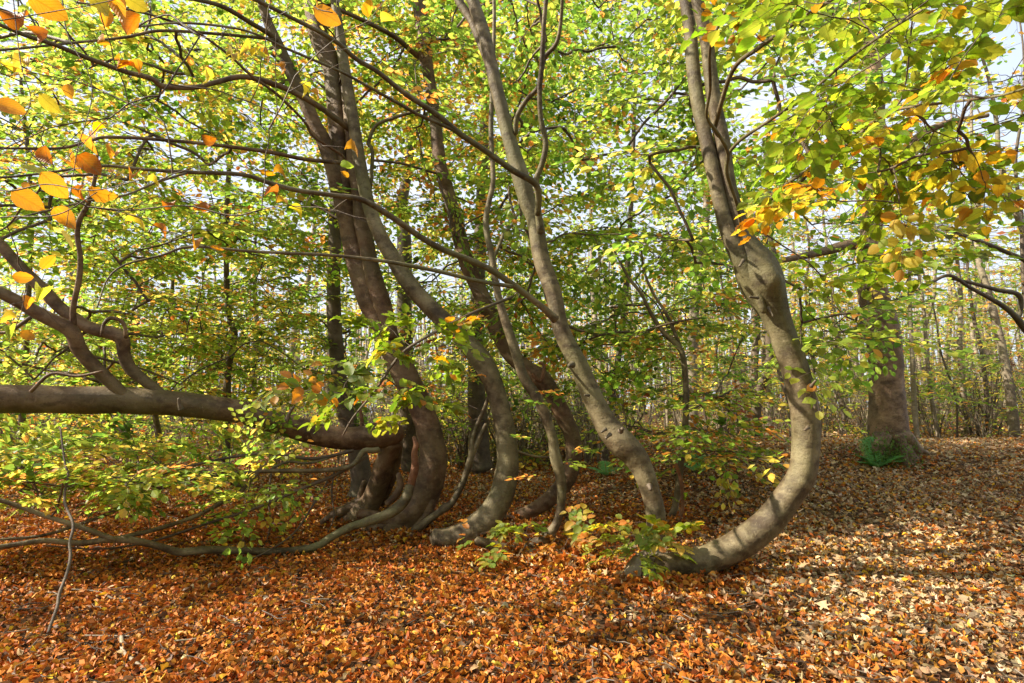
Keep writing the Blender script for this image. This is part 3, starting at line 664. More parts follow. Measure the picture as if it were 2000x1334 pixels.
c6.grow(nn6, boxes((-260, 330, -160, 440, 4.8, 8, 150), (250, 680, -160, 440, 5.2, 8.5, 120)), 'left')
c6.grow(nn6, cube_pts(-11.5, -5.0, 0.0, 6.0, 4.2, 6.6, 50), 'left', twigs=True)  # dense canopy added mostly out of view to shade the left ground
c6.grow(nn6, cube_pts(-5.0, -.5, .0, 4.2, 4.2, 6.2, 24), 'left')  # thinner unseen canopy added overhead to dapple the light on the right
c6.obj(t6)

# T7: trunk carrying the long level limb
D7_ = ground_D(680, 1024)
t7 = tree('curved_beech', 'short curved beech whose one thick limb runs level to the left above the ground', base_of(690, 1010, D7_), ROW); t7['warm'] = 1
n7 = limb(t7, 'trunk', [(636, 1034, 20), (664, 1022, 30), (700, 1005, 40), (724, 984, 42), (738, 950, 40), (748, 915, 38), (758, 885, 40), (764, 862, 46)], D7_, D7_-.3, 20, .08, flute=.05)
for rr in ([(628, 1022, 12), (655, 1005, 20), (690, 990, 24), (722, 968, 24), (736, 940, 18)], [(645, 1046, 12), (680, 1034, 20), (712, 1010, 26), (732, 975, 24)], [(700, 985, 12), (706, 960, 12), (712, 940, 10)]):
    limb(t7, 'root', rr, D7_-.1, D7_-.05, 12, .16)
limb(t7, 'trunk_fork', [(745, 985, 14), (764, 940, 16), (774, 900, 18), (778, 870, 18), (776, 850, 16)], D7_-.05, D7_-.25, 12, .08)
n7b = limb(t7, 'branch', [(784, 838, 26), (770, 846, 46), (740, 850, 52), (700, 856, 46), (665, 856, 44), (630, 850, 44), (560, 829, 46), (505, 815, 46), (455, 802, 45), (350, 789, 48), (260, 783, 51), (175, 782, 53), (85, 780, 55), (0, 780, 57), (-120, 782, 60), (-300, 790, 62)], D7_-.3, 3.9, 24, .065, [knot(480, 795, 4.9, .1, .06, .025), knot(355, 800, 4.6, .1, .07, .02), knot(730, 825, D7_-.3, .1, .06, .02)], flute=.02, step=.04)
n7c = limb(t7, 'branch', [(256, 790, 24), (224, 754, 28), (196, 728, 30), (157, 685, 33), (138, 646, 30), (87, 618, 27), (45, 594, 25), (0, 571, 24), (-60, 545, 22), (-180, 500, 18)], 4.76, 4.1, 16, .08)
n7d = limb(t7, 'branch', [(345, 792, 18), (290, 750, 24), (255, 720, 26), (242, 690, 28), (239, 664, 30), (222, 652, 27), (175, 640, 25), (122, 605, 26), (87, 568, 26), (42, 524, 25), (0, 478, 24), (-60, 420, 22), (-150, 330, 17)], 4.92, 4.6, 16, .08)
n7e = limb(t7, 'branch', [(144, 640, 15), (143, 601, 14), (154, 548, 14), (157, 503, 13), (151, 461, 12), (155, 430, 12), (171, 400, 11), (185, 350, 9), (190, 300, 7)], 4.55, 4.4, 10, .08)
n7f = limb(t7, 'branch', [(246, 660, 10), (245, 643, 8), (238, 628, 8), (217, 621, 8), (203, 632, 7), (198, 655, 6)], 4.7, 4.6, 8, .08)
n7g = limb(t7, 'branch', [(60, 620, 8), (10, 650, 7), (-40, 640, 6)], 4.0, 3.9, 7, .06)
n7h = limb(t7, 'branch', [(60, 765, 8), (100, 730, 7), (150, 735, 6), (200, 725, 5)], 4.0, 4.1, 7, .06)
limb(t7, 'twig_stub', [(354, 800, 12), (351, 790, 9), (349, 778, 6)], 4.52, 4.5, 8, .2, mat=DARKB, step=.012)
limb(t7, 'twig_stub', [(560, 822, 10), (566, 806, 8), (574, 794, 5)], 5.0, 5.0, 8, .2, mat=DARKB, step=.012)
limb(t7, 'twig_stub', [(706, 872, 7), (706, 850, 8), (707, 826, 9), (704, 800, 6)], D7_-.42, D7_-.42, 8, .2, mat=REDW, step=.02)
c7 = Crown()
c7.grow(list(n7c[::3])+list(n7d[::3])+list(n7e[::3])+list(n7f[::3]), boxes((-250, 330, 380, 760, 5.0, 8, 130), (150, 640, 400, 780, 6.0, 9, 120)), 'left')
c7.obj(t7)

# T9: low branch lying over the leaves with its whippy side branches
t9 = tree('curved_beech', 'low beech stem creeping left just above the leaves from a torn reddish stub', base_of(640, 1056, D6_-.35))
Dl = D6_-.35
n9 = limb(t9, 'trunk', [(800, 948, 17), (797, 962, 20), (788, 980, 21), (760, 1003, 21), (710, 1021, 18), (680, 1031, 16), (645, 1050, 15), (612, 1069, 15), (542, 1077, 15), (472, 1075, 15), (402, 1074, 16), (350, 1078, 17), (315, 1068, 15), (262, 1056, 15), (210, 1054, 14), (157, 1061, 13), (87, 1056, 11), (35, 1063, 10), (0, 1068, 10), (-120, 1078, 8)], Dl-.02, 3.55, 12, .09)
n9b = limb(t9, 'branch', [(225, 1054, 11), (182, 1038, 11), (140, 1024, 11), (87, 1007, 10), (35, 988, 10), (-20, 970, 9)], 4.12, 3.9, 9, .08)
n9c = limb(t9, 'branch', [(205, 1053, 10), (235, 1050, 9), (262, 1044, 9), (315, 1031, 8.5), (385, 1007, 8), (437, 979, 8), (472, 958, 8), (497, 930, 7), (520, 905, 6)], 4.1, 5.1, 9, .08)
n9d = limb(t9, 'branch', [(740, 878, 12), (728, 880, 12), (710, 881, 11), (697, 900, 10), (680, 912, 9.5), (630, 919, 9), (525, 920, 8), (420, 928, 7.5), (367, 937, 7), (315, 954, 7), (245, 989, 6.5), (175, 1017, 6.5), (87, 1045, 6), (0, 1054, 5.5), (-80, 1058, 5)], Dl+.1, 3.9, 8, .08)
n9e = limb(t9, 'branch', [(525, 920, 6), (560, 902, 5), (600, 905, 5), (640, 895, 5), (680, 880, 5)], 5.0, Dl+.2, 7, .08)
for rr, da, db in (([(715, 892, 7), (660, 925, 7), (600, 950, 6.5), (500, 992, 6), (400, 1024, 5.5), (300, 1056, 5), (200, 1072, 4), (90, 1066, 3)], Dl+.1, 4.1),
                   ([(690, 880, 7), (610, 896, 6.5), (540, 886, 6), (470, 890, 5.5), (380, 908, 5), (280, 935, 4.5), (160, 950, 4), (40, 940, 3)], Dl+.2, 4.0),
                   ([(640, 940, 4), (612, 985, 4), (575, 1040, 3.5), (520, 1078, 3), (470, 1098, 2)], Dl, 4.4), ([(655, 905, 3.5), (648, 960, 3.5), (652, 1010, 3), (640, 1040, 2)], Dl+.2, Dl),
                   ([(530, 925, 4), (524, 970, 3.5), (528, 1020, 3), (520, 1060, 2)], 5.1, 4.9)):
    limb(t9, 'branch', rr, da, db, 7, .12, mat=TWIG)
c9 = Crown()
c9.grow(list(n9b[::3])+list(n9c[::3])+list(n9d[::3])+list(n9[-30::4]), boxes((-150, 300, 860, 1000, 3.8, 4.8, 60), (200, 560, 850, 970, 4.3, 5.4, 50), (250, 520, 960, 1040, 4.4, 5, 5)), 'left', tilt=.35, droop=.12, size=.62)
c9.obj(t9)

# T8: small forked stem, T10: forked sapling on the right
D8_ = ground_D(790, 1052)
t8 = tree('young_beech', 'thin forked young beech arching up between the two thickest curved trunks', base_of(800, 1045, D8_))
n8 = limb(t8, 'trunk', [(780, 1052, 10), (800, 1042, 14), (822, 1028, 16), (842, 1012, 15), (858, 1000, 14), (868, 992, 17), (881, 984, 13), (900, 952, 12), (910, 925, 13), (919, 895, 13), (922, 866, 10), (929, 838, 9), (940, 812, 9), (950, 788, 8), (956, 760, 6)], D8_, D8_+.2, 10, .1)
n8b = limb(t8, 'branch', [(917, 905, 9), (926, 880, 11), (936, 856, 10), (945, 838, 9), (949, 828, 7)], D8_+.14, D8_+.15, 9, .1)
c8 = Crown(); c8.grow(list(n8[-10::2]), boxes((880, 1000, 700, 860, 5.4, 7, 10)), 'deep', nspray=1, size=.7); c8.obj(t8)

D10 = ground_D(1312, 1028)
t10 = tree('young_beech', 'thin crooked sapling forking into two grey wands behind the pale leaning beech', base_of(1312, 1026, D10))
n10 = limb(t10, 'trunk', [(1306, 1030, 13), (1310, 1012, 14), (1320, 984, 13), (1326, 940, 13), (1330, 905, 12.5), (1338, 835, 12.5), (1340, 765, 12), (1334, 697, 12), (1322, 674, 11), (1297, 650, 9.5), (1273, 615, 8), (1252, 573, 7), (1227, 541, 6), (1200, 490, 4)], D10, D10+.3, 10, .09)
n10b = limb(t10, 'branch', [(1308, 1030, 9), (1322, 1018, 9), (1332, 995, 8), (1333, 965, 8), (1328, 930, 8), (1318, 905, 7), (1300, 885, 5)], D10-.05, D10-.1, 9, .1, mat=REDW)
n10c = limb(t10, 'branch', [(1333, 700, 9), (1326, 672, 8), (1304, 618, 7), (1276, 573, 6), (1259, 531, 5), (1250, 470, 4)], D10+.2, D10+.35, 8, .08)
c10 = Crown()
c10.grow(list(n10[::3])+list(n10c[::2]), boxes((1110, 1480, 560, 780, 5.4, 7.8, 46), (1180, 1500, 760, 890, 5.2, 7.2, 40), (1330, 1480, 880, 940, 5, 6.3, 7)), 'sapling', size=.85)
c10.obj(t10)
# sprouts
def sprout(label, px, py, D, n, pal, size, lod='MID', spread=.18, up=.3):
    o = thing('beech_sprout', label, 'plant', base_of(px, py, D)); c = Crown()
    b = np.array(o.location); tg = b+np.stack([rng.normal(0, spread, n), rng.normal(0, spread*.7, n), rng.uniform(.12, up, n)], -1)
    c.grow([b, b+[0, 0, .04]], tg, pal, lod, 1, size, rmin=.0016, lsize=1.2, bare=.6, tilt=.5); c.obj(o, 'foliage'); return o
sprout('low sprout of yellow and green leaves at the foot of the pale leaning beech', 1252, 1098, D2_-.2, 34, 'yel', .34, 'NEAR', .18, .38)
sprout('small sprig of red brown and green leaves before the slender snaking stem', 1015, 1062, D5_-.12, 14, 'sapling', .30, 'NEAR', .19, .26)
sprout('tiny cluster of orange leaves on the litter between the two sprouts', 1100, 1085, ground_D(1100, 1085), 7, 'amber', .26, 'NEAR', .13, .14)
sprout('bright green sprig beside the thin crooked sapling', 1330, 990, D10-.2, 2, 'deep', .34, 'NEAR', .03, .36)

# the spray hanging in front of the double stem
ts = thing('hanging_branch', 'leafy green and orange branch hanging in front of the big double stem', 'branch', at(905, 625, 3.45))
ns = limb(ts, 'branch', [(1000, 580, 6), (930, 608, 6), (895, 625, 6), (842, 653, 5.5), (783, 692, 5.5), (735, 760, 5), (690, 815, 4), (670, 850, 3)], 4.6, 3.2, Ds=[4.5, 4.0, 3.7, 3.5, 3.4, 3.3, 3.2, 3.2], seg=7, lump=.15, mat=TWIG)
cs = Crown()
cs.grow(list(ns[8::2]), boxes((720, 900, 620, 720, 3.2, 3.8, 11), (640, 840, 690, 790, 3.1, 3.6, 9), (560, 720, 760, 830, 3.0, 3.4, 6)), 'hang', lod='NEAR', tilt=.6, size=.42, nspray=1, rmin=.0018, lsize=1.25)
cs.obj(ts, 'foliage')
# hanging dead stick, front left
tag(limb_obj := None or (lambda w: (lambda mb: (mb.tube(w[:, :3], w[:, 3], 8, 0, .12), mb.obj('dead_stick', TWIG))[1])(MB()))(trace([(118, 835, 4), (126, 900, 5), (133, 925, 5.5), (131, 940, 6), (126, 979, 6), (143, 1024, 6.5), (136, 1060, 6), (138, 1085, 7), (131, 1119, 6.5), (116, 1160, 7.5), (112, 1185, 7.5), (98, 1224, 7), (86, 1262, 6)], 3.85, ground_D(85, 1258), .03)),
    'thin crooked dead stick hanging down to the leaves in front of the low stem', 'stick')

# near branch with big amber leaves, top left
tn = thing('overhanging_branch', 'thin overhanging twigs with large curled amber leaves close before the canopy', 'branch', at(-60, 200, 1.1))
mbn = MB()
cn = Crown()
tw = [[(-150, 60, 3), (0, 40, 3), (90, 25, 2.6), (200, 5, 2.4), (300, -20, 2)], [(-150, 330, 3), (0, 372, 3), (90, 360, 2.6), (180, 372, 2.2), (280, 350, 2)], [(-150, 455, 3), (0, 425, 2.8), (110, 420, 2.5), (190, 375, 2)], [(20, -60, 2.4), (40, 120, 2.4), (60, 200, 2.2), (20, 260, 2)], [(560, -60, 3), (610, 10, 2.6), (650, 25, 2.2)], [(120, -60, 3), (130, 60, 2.6), (180, 170, 2.2), (150, 300, 2), (130, 440, 1.6)]]
for k, r in enumerate(tw):
    w = trace(r, 1.05+.05*k, 1.0+.05*k, .02); cn.mb.tube(w[:, :3], w[:, 3], 5, 0, .1)
spots = [(70, 335, 50, 'yel', 2), (108, 362, 62, 'amber', 4), (55, 392, 60, 'amber', 4), (125, 425, 50, 'amber', 4), (130, 470, 56, 'amber', 3), (50, 362, 20, 'amber', 4), (405, 150, 50, 'amber', 3), (640, 30, 58, 'amber', 4), (618, 5, 22, 'amber', 4), (20, 210, 54, 'amber', 4), (98, 202, 46, 'amber', 3), (95, 15, 70, 'amber', 4), (190, 5, 60, 'amber', 3), (30, 30, 60, 'amber', 5), (225, 10, 50, 'amber', 4), (265, 6, 46, 'amber', 3), (255, 45, 50, 'amber', 5), (210, 35, 36, 'amber', 4), (70, 70, 40, 'amber', 5), (175, 325, 55, 'amber', 5), (90, 305, 42, 'amber', 5), (200, 378, 50, 'amber', 4), (160, 378, 36, 'amber', 5), (45, 541, 34, 'amber', 4), (95, 512, 36, 'amber', 4), (135, 178, 30, 'amber', 4), (330, 397, 26, 'amber', 5), (410, 270, 30, 'amber', 5), (395, 405, 28, 'amber', 5), (55, 655, 30, 'amber', 4)]
for px, py, s, pal, kk in spots:
    D = .075*FPX/s*rng.uniform(.9, 1.1) if s > 40 else .06*FPX/s
    p = at(px, py, D); toc = norm(CAMP-p)
    d = norm(np.array([rng.normal(.5, .8), rng.normal(0, .5), rng.normal(-.35, .4)])); d -= toc*np.dot(d, toc)*.7
    nrm = norm(toc*rng.choice([-1, 1])+rng.normal(0, .45, 3)); B = basis(d, nrm)
    c = CLS[kk]*np.exp(rng.normal(0, .12)) if kk != 2 else np.array([.34, .40, .06]); L = s*D/FPX*.98
    cn.leaf('CURL' if kk == 5 or rng.random() < .25 else 'NEAR', (p-B[:, 1]*L/2)[None], B[None], np.array([L]), c[None])
cn.obj(tn, 'foliage')

# ------------------------------------------------------------------ plane tree, fern, right-hand branching tree
DP = ground_D(1742, 897)
tp = tree('plane_tree', 'massive rough barked tree with a mossy flared foot on the leafy bank', base_of(1742, 897, DP))
npl = limb(tp, 'trunk', [(1752, 915, 104), (1749, 895, 92), (1743, 875, 84), (1738, 850, 82), (1733, 783, 77), (1730, 713, 70), (1722, 643, 70), (1714, 608, 66), (1703, 555, 62), (1704, 500, 50), (1702, 433, 44), (1706, 350, 38), (1710, 210, 38), (1705, 140, 38), (1692, 80, 42), (1690, 0, 44), (1690, -80, 42), (1680, -220, 32)], DP, DP+.3, 30, .10, [knot(1705, 800, DP, .3, .12, .05), knot(1760, 880, DP, .3, .15, .10), knot(1725, 890, DP, .35, .12, .10), knot(1690, 860, DP, .3, .15, .08), knot(1745, 640, DP, .3, .12, .06)], PLANE, flute=.03, step=.06)
b1 = limb(tp, 'branch', [(1712, 480, 20), (1660, 478, 20), (1620, 488, 18), (1570, 500, 15), (1520, 510, 9)], DP, DP-.5, 10, .15, mat=PLANE)
b2 = limb(tp, 'branch', [(1715, 590, 12), (1690, 620, 8), (1672, 640, 6), (1640, 648, 5), (1610, 646, 4)], DP-.3, DP-.6, 8, .1, mat=DARKB)
b3 = limb(tp, 'branch', [(1692, 90, 28), (1660, 60, 22), (1620, 20, 20), (1570, -40, 16)], DP+.2, DP, 12, .12, mat=PLANE)
b4 = limb(tp, 'branch', [(1706, 130, 26), (1735, 70, 24), (1760, 0, 22), (1790, -90, 18)], DP+.2, DP+.4, 12, .12, mat=PLANE)
b5 = limb(tp, 'branch', [(1712, 370, 20), (1760, 320, 18), (1790, 270, 16), (1850, 240, 12), (1930, 225, 8)], DP+.2, DP, 10, .12, mat=PLANE)
for a_, (qx, qy) in enumerate([(1690, 893), (1712, 905), (1768, 908), (1790, 890), (1800, 880)]):
    limb(tp, 'root', [(1742+(qx-1742)*.45, 850, 30), (1742+(qx-1742)*.75, 876, 26), (qx, qy, 12), (qx+(qx-1742)*.25, qy+7, 5)], DP-.25, DP-.4 if a_ < 3 else DP-.1, 10, .2, mat=PLANE)
mbm = MB(); mo = at(1745, 882, DP-.34)
g = rng.normal(0, 1, (900, 3))*[.20, .06, .12]+np.array([at(1735, 893, DP-.42)[0], at(1735, 893, DP-.42)[1], float(gz(at(1735, 893, DP)[0], at(1735, 893, DP)[1]))+.12])
mbm.stamp(MID[0], g, basis(rng.normal(0, 1, (900, 3))+[0, 0, .5], rng.normal(0, 1, (900, 3))), rng.uniform(.02, .04, 900), np.array([(.07, .12, .02)])*np.exp(rng.normal(0, .3, (900, 1))))
mbm.obj('moss', LEAF, tp)
cp = Crown(); cp.grow(list(npl[-30::3])+list(b3[::3])+list(b4[::3])+list(b5[::2])+list(b1[::3]), boxes((1520, 1960, -160, 230, 7.5, 11, 50), (1560, 1900, 200, 470, 7.5, 10, 26)), 'far', nspray=2, size=1.3, lsize=1.15, bare=.3)
cp.obj(tp)

def fern(label, px, py, D, fr, scale=1.0):
    o = thing('fern', label, 'fern', base_of(px, py, D)); b = np.array(o.location)
    for az, el, L in fr:
        mb = MB(); t = np.linspace(0, 1, 22)
        h = np.array([math.cos(az), math.sin(az), 0])
        P = b+(h[None]*(math.cos(el)*L*t)[:, None]+np.array([0, 0, 1])*((math.sin(el)*L*t)-.35*L*t*t)[:, None])*scale
        mb.tube(P, np.linspace(.003, .001, 22)*scale, 4, 1, col=(.10, .14, .03))
        T = norm(np.gradient(P, axis=0)); side = norm(np.cross(T, (0, 0, 1)))
        pos = []; Rm = []; sc = []
        for k in range(3, 22):
            for s in (-1, 1):
                w = L*scale*.30*math.sin(math.pi*(t[k]*.86+.12))**.8
                dv = side[k]*s+T[k]*.35
                m = 9
                for q in range(m):
                    u = (q+.5)/m; pp = P[k]+dv*w*u
                    for s2 in (-1, 1):
                        d2 = norm(T[k]*s2+dv*.5); pos.append(pp); Rm.append(basis(d2, np.cross(side[k], T[k])+rng.normal(0, .2, 3))); sc.append(w*.22*(1-u*.75)+.003)
        mb.stamp(FAR[0], np.array(pos), np.array(Rm), np.array(sc), np.array([(.13, .33, .085)])*np.exp(rng.normal(0, .15, (len(pos), 1))), 0)
        mb.obj('frond', [FERN, FERN], o)
    return o
fern('bright green fern at the foot of the massive rough barked tree', 1712, 915, DP-.45, [(R_(95), R_(82), .80), (R_(170), R_(50), .55), (R_(-15), R_(46), .6), (R_(205), R_(36), .5), (R_(-50), R_(40), .5), (R_(60), R_(65), .55)], .8)
fern('dim bluish green fern on the rise behind the pale leaning beech', 1185, 930, ground_D(1185, 930), [(R_(160), R_(40), .6), (R_(20), R_(40), .6), (R_(90), R_(60), .6), (R_(230), R_(35), .5), (R_(-40), R_(35), .5)], .7)
fern('small fern half hidden beside the thin crooked sapling', 1365, 925, ground_D(1365, 925), [(R_(150), R_(40), .5), (R_(20), R_(45), .45), (R_(80), R_(60), .5)])

DR = 8.0
tr_ = tree('bare_tree', 'grey tree at the edge of the view reaching bare arched boughs toward the massive trunk', base_of(2120, 900, DR))
nr = limb(tr_, 'trunk', [(2130, 920, 34), (2090, 780, 27), (2040, 690, 20), (2000, 640, 16), (1978, 613, 13), (1947, 590, 10), (1895, 562, 8), (1853, 538, 6.5), (1807, 559, 5.5), (1755, 583, 4.5), (1730, 604, 4)], DR, DR-.8, 12, .08, mat=DARKB)
limb(tr_, 'branch', [(1985, 625, 12), (1993, 608, 11), (1989, 576, 11), (1947, 566, 9), (1895, 552, 7), (1860, 545, 5)], DR-.3, DR-.5, 8, .08, mat=DARKB)
nr3 = limb(tr_, 'branch', [(2090, 780, 22), (2070, 600, 20), (2010, 517, 11), (1960, 490, 10), (1912, 471, 9), (1870, 455, 7), (1832, 443, 5)], DR, DR-.4, 8, .08, mat=DARKB)
nr4 = limb(tr_, 'branch', [(2070, 600, 20), (2020, 490, 17), (1993, 437, 15), (1965, 360, 13), (1950, 290, 11), (1947, 245, 10), (1930, 150, 8), (1900, 60, 5)], DR, DR+.3, 10, .08, mat=PALEB)
cr = Crown(); cr.grow(list(nr[-20::3])+list(nr3[-14::3])+list(nr4[::3]), boxes((1760, 2080, 150, 560, 6.5, 9.5, 44)), 'far', nspray=1, bare=.8, size=1.2); cr.obj(tr_)

# fallen wood
def stick(label, rows, D=None, mat=PALEB, name='fallen_stick', lump=.12, lift=.0):
    rows = np.array(rows, float); Ds = [ground_D(r[0], r[1]) for r in rows]
    w = trace(rows, 0, Ds=Ds, step=.03); mb = MB(); w[:, 2] = gz(w[:, 0], w[:, 1])+.03+lift
    mb.tube(w[:, :3], w[:, 3], 8, 0, lump); tag(mb.obj(name, mat), label, 'log' if 'log' in name else 'stick')
stick('short grey log half sunk in leaves in front of the slender snaking stem', [(1010, 1086, 18), (1040, 1090, 22), (1080, 1094, 23), (1115, 1100, 22), (1145, 1108, 16)], name='fallen_log', lump=.16)
stick('grey crooked stick lying in the orange leaves near the hanging dead stick', [(236, 1255, 10), (240, 1285, 10), (262, 1305, 10), (285, 1325, 9)])
stick('straight pale stick lying across the leaves beyond the grey crooked stick', [(165, 1253, 4), (210, 1254, 4.5), (252, 1254, 4)])
stick('thin pale stick pointing right among the orange leaves', [(340, 1264, 3.5), (380, 1260, 4), (412, 1250, 3)])
stick('dark forked twig on the orange leaves behind the pale straight stick', [(140, 1160, 3), (190, 1165, 4), (225, 1180, 4.5), (260, 1178, 4)], mat=TWIG)
stick('dark flattened stick under the stout hooked beech', [(1470, 1152, 6), (1500, 1165, 9), (1540, 1172, 5)], mat=TWIG)
stick('thin brown stick lying in the tan leaves below the stout hooked beech', [(1555, 1240, 4), (1600, 1245, 4.5), (1640, 1252, 3.5)], mat=TWIG)
stick('short brown twig resting below the sunk grey log', [(1012, 1168, 5), (1030, 1165, 6), (1042, 1156, 4)], mat=DARKB)
stick('wiry dark twig curling in the front leaves below the low creeping stem', [(280, 1235, 3), (295, 1215, 3), (305, 1200, 2.5)], mat=TWIG)

# ------------------------------------------------------------------ trees behind the row, one by one
def back_tree(label, rows, D, targets, pal, mat=DARKB, name='beech_tree', nspray=2, size=1.2, lsize=1.15, seg=12, bare=0.0):
    o = tree(name, label, base_of(rows[0][0], rows[0][1], D))
    n = limb(o, 'trunk', rows, D, D+.2, seg, .07, mat=mat, step=.09)
    c = Crown(); c.grow(list(n[len(n)//3::3]), targets, pal, nspray=nspray, size=size, lsize=lsize, bare=bare); c.obj(o); return o
back_tree('dark straight beech rising behind the level limb', [(686, 1004, 56), (704, 960, 46), (703, 910, 42), (690, 850, 38), (668, 780, 32), (657, 680, 29), (652, 573, 28), (655, 433, 26), (665, 250, 22), (670, 50, 18), (680, -150, 14)], 7.4, boxes((330, 760, 380, 790, 7.6, 10.5, 100), (400, 900, -120, 380, 8, 11, 60)), 'green')
back_tree('slim wavy beech behind the level limb with a lit bend', [(440, 900, 18), (444, 800, 17), (444, 741, 15), (451, 688, 14), (458, 653, 14), (451, 629, 13), (444, 590, 12), (442, 433, 11), (450, 250, 9), (440, 60, 7)], 8.6, boxes((150, 560, 380, 860, 8, 11, 130), (100, 600, -100, 380, 8.5, 11.5, 80)), 'left')
back_tree('forked dark beech standing high behind the thick elbowed stem', [(800, 920, 34), (795, 760, 32), (790, 600, 30), (790, 480, 28), (785, 400, 24), (800, 300, 18), (810, 60, 14), (830, -120, 10)], 11.5, boxes((640, 1000, 150, 720, 10.5, 14, 100), (650, 1050, -150, 150, 10.5, 14, 50)), 'orange')
back_tree('dark ridged trunk behind the forked young beech', [(938, 915, 50), (936, 890, 42), (934, 830, 38), (930, 740, 34), (932, 600, 28), (940, 400, 22), (950, 150, 16), (960, -60, 12)], 10.5, boxes((820, 1150, 480, 800, 9.5, 12.5, 80), (850, 1200, 0, 450, 10, 13, 70)), 'deep')
back_tree('crooked lit trunk far behind the left boughs', [(48, 960, 22), (42, 870, 17), (45, 780, 15), (55, 600, 12), (60, 380, 10), (40, 150, 8)], 8.2, boxes((-250, 240, 600, 900, 7.5, 10.5, 60), (-250, 300, -50, 400, 8, 11, 70)), 'yel')
back_tree('slender leaning beech in the gap between sapling and snaking stem', [(1180, 905, 16), (1190, 800, 14), (1215, 650, 12), (1230, 450, 10), (1240, 200, 8), (1250, 0, 6)], 10.5, boxes((1050, 1500, 380, 740, 9, 12, 70), (1040, 1420, -60, 400, 9.5, 12.5, 70)), 'green')
back_tree('low yellow leaved beech spreading in the hollow left of the dark straight beech', [(320, 925, 16), (310, 850, 14), (300, 760, 11), (330, 640, 9), (340, 500, 7)], 10.5, boxes((120, 640, 500, 860, 9.5, 13, 120), (-300, 120, 480, 860, 10, 13, 60)), 'yel')

# ------------------------------------------------------------------ the thin wood behind: prototypes and copies
def proto_slender(kind, seed):
    g = np.random.default_rng(seed)
    H = g.uniform(7, 12.5); r = g.choice([.028, .036, .05, .075, .12])*g.uniform(.85, 1.2); lean = g.normal(0, .9, 2)
    mb = MB(); k = 9; t = np.linspace(0, 1, k)
    P = np.stack([np.cumsum(g.normal(0, .11, k)), np.cumsum(g.normal(0, .11, k)), t*H-.1], -1); P[:, :2] -= P[0, :2]; P[:, :2] += lean*(t**1.5)[:, None]
    w = spline(np.column_stack([P, r*(1-.8*t)]), .35)
    mb.tube(w[:, :3], w[:, 3], 7, 0, .1, seed=seed)
    me = mb.mesh('trunk', [DARKB if kind % 2 else PALEB])
    c = Crown(); n = 36
    z = g.uniform(1.2, H*.95, n); a = g.uniform(0, 6.283, n); q = g.uniform(.4, 1.7, n)
    T = np.stack([np.interp(z, w[:, 2], w[:, 0])+np.cos(a)*q, np.interp(z, w[:, 2], w[:, 1])+np.sin(a)*q, z], -1)
    c.grow(list(w[4:, :3]), T, ('yel', 'far', 'green', 'far', 'yel', 'orange')[kind % 6], 'FAR', 1, 1.7, rmin=.004, bare=.45, lsize=1.5)
    tms = FAR
    for lod, rows in c.L.items():
        c.mb.stamp(FAR[0], np.vstack([x[0] for x in rows]), np.concatenate([x[1] for x in rows]), np.concatenate([x[2] for x in rows]), np.vstack([x[3] for x in rows]), 1)
    return me, c.mb.mesh('crown', [TWIG, LEAF])
PROTO = [proto_slender(k, 300+k) for k in range(12)]
def put(me_pair, loc, rz, s, name, label, cat, group, part='trunk', part2='crown'):
    o = thing(name, label, cat, loc, group); o.rotation_euler.z = rz; o.scale = (s, s, s)
    for nm, me in ((part, me_pair[0]), (part2, me_pair[1])):
        c = bpy.data.objects.new(nm, me); COL.objects.link(c); c.parent = o
    return o
WOODG = 'slender trees of the thin wood behind the curved beeches'
WOODL = 'slender straight trunk in the thin sunlit wood behind the curved beeches'
g = np.random.default_rng(77)
spots = []
for px, py, D in [(1835, 862, 15), (1868, 864, 14.5), (1982, 858, 14), (1476, 852, 15), (1502, 850, 17), (1440, 852, 18), (1890, 858, 20), (1600, 855, 17), (1655, 856, 19), (1575, 850, 21)]:
    p = at(px, py, D); spots.append((p[0], p[1]))
tries = 0
while len(spots) < 150 and tries < 6000:
    tries += 1
    y = 12.5+28*g.random()**1.15; x = g.uniform(-1.15*y, 1.1*y)
    if y < 14.5 and x < 4: continue
    if x < 0 and g.random() < .35: continue
    if all((x-a)**2+(y-b)**2 > .5 for a, b in spots): spots.append((x, y))
for k, (x, y) in enumerate(spots):
    put(PROTO[k % 12], (x, y, float(gz(x, y))-.02), g.uniform(0, 6.28), g.uniform(.75, 1.15), 'slender_tree', WOODL, 'tree', WOODG)

def proto_bush(seed, leafy):
    g = np.random.default_rng(seed); mb = MB(); ends = []; nodes = []
    for k in range(17):
        a = g.uniform(0, 6.283); L = g.uniform(.9, 2.3); t = np.linspace(0, 1, 5)
        P = np.stack([.1*math.cos(a)+math.cos(a)*L*.38*t**1.4+g.normal(0, .03, 5), .1*math.sin(a)+math.sin(a)*L*.38*t**1.4+g.normal(0, .03, 5), L*t-.03], -1)
        w = spline(np.column_stack([P, np.linspace(g.uniform(.008, .018), .003, 5)]), .2); mb.tube(w[:, :3], w[:, 3], 4, 0); nodes += list(w[2:, :3])
    c = Crown(); T = np.array([nodes[i] for i in g.integers(0, len(nodes), 34)])+g.normal(0, .28, (34, 3)); T[:, 2] = np.maximum(T[:, 2], .15)
    c.grow(nodes, T, leafy, 'FAR', 1, 1.1, rmin=.003, bare=.86, lsize=1.3)
    for lod, rows in c.L.items():
        c.mb.stamp(FAR[0], np.vstack([x[0] for x in rows]), np.concatenate([x[1] for x in rows]), np.concatenate([x[2] for x in rows]), np.vstack([x[3] for x in rows]), 1)
    return mb.mesh('stems', [DARKB if seed % 2 else PALEB]), c.mb.mesh('foliage', [TWIG, LEAF])
BUSH = [proto_bush(400+k, ('yel', 'far', 'yel', 'deep', 'orange')[k]) for k in range(5)]
bs = []; tries = 0
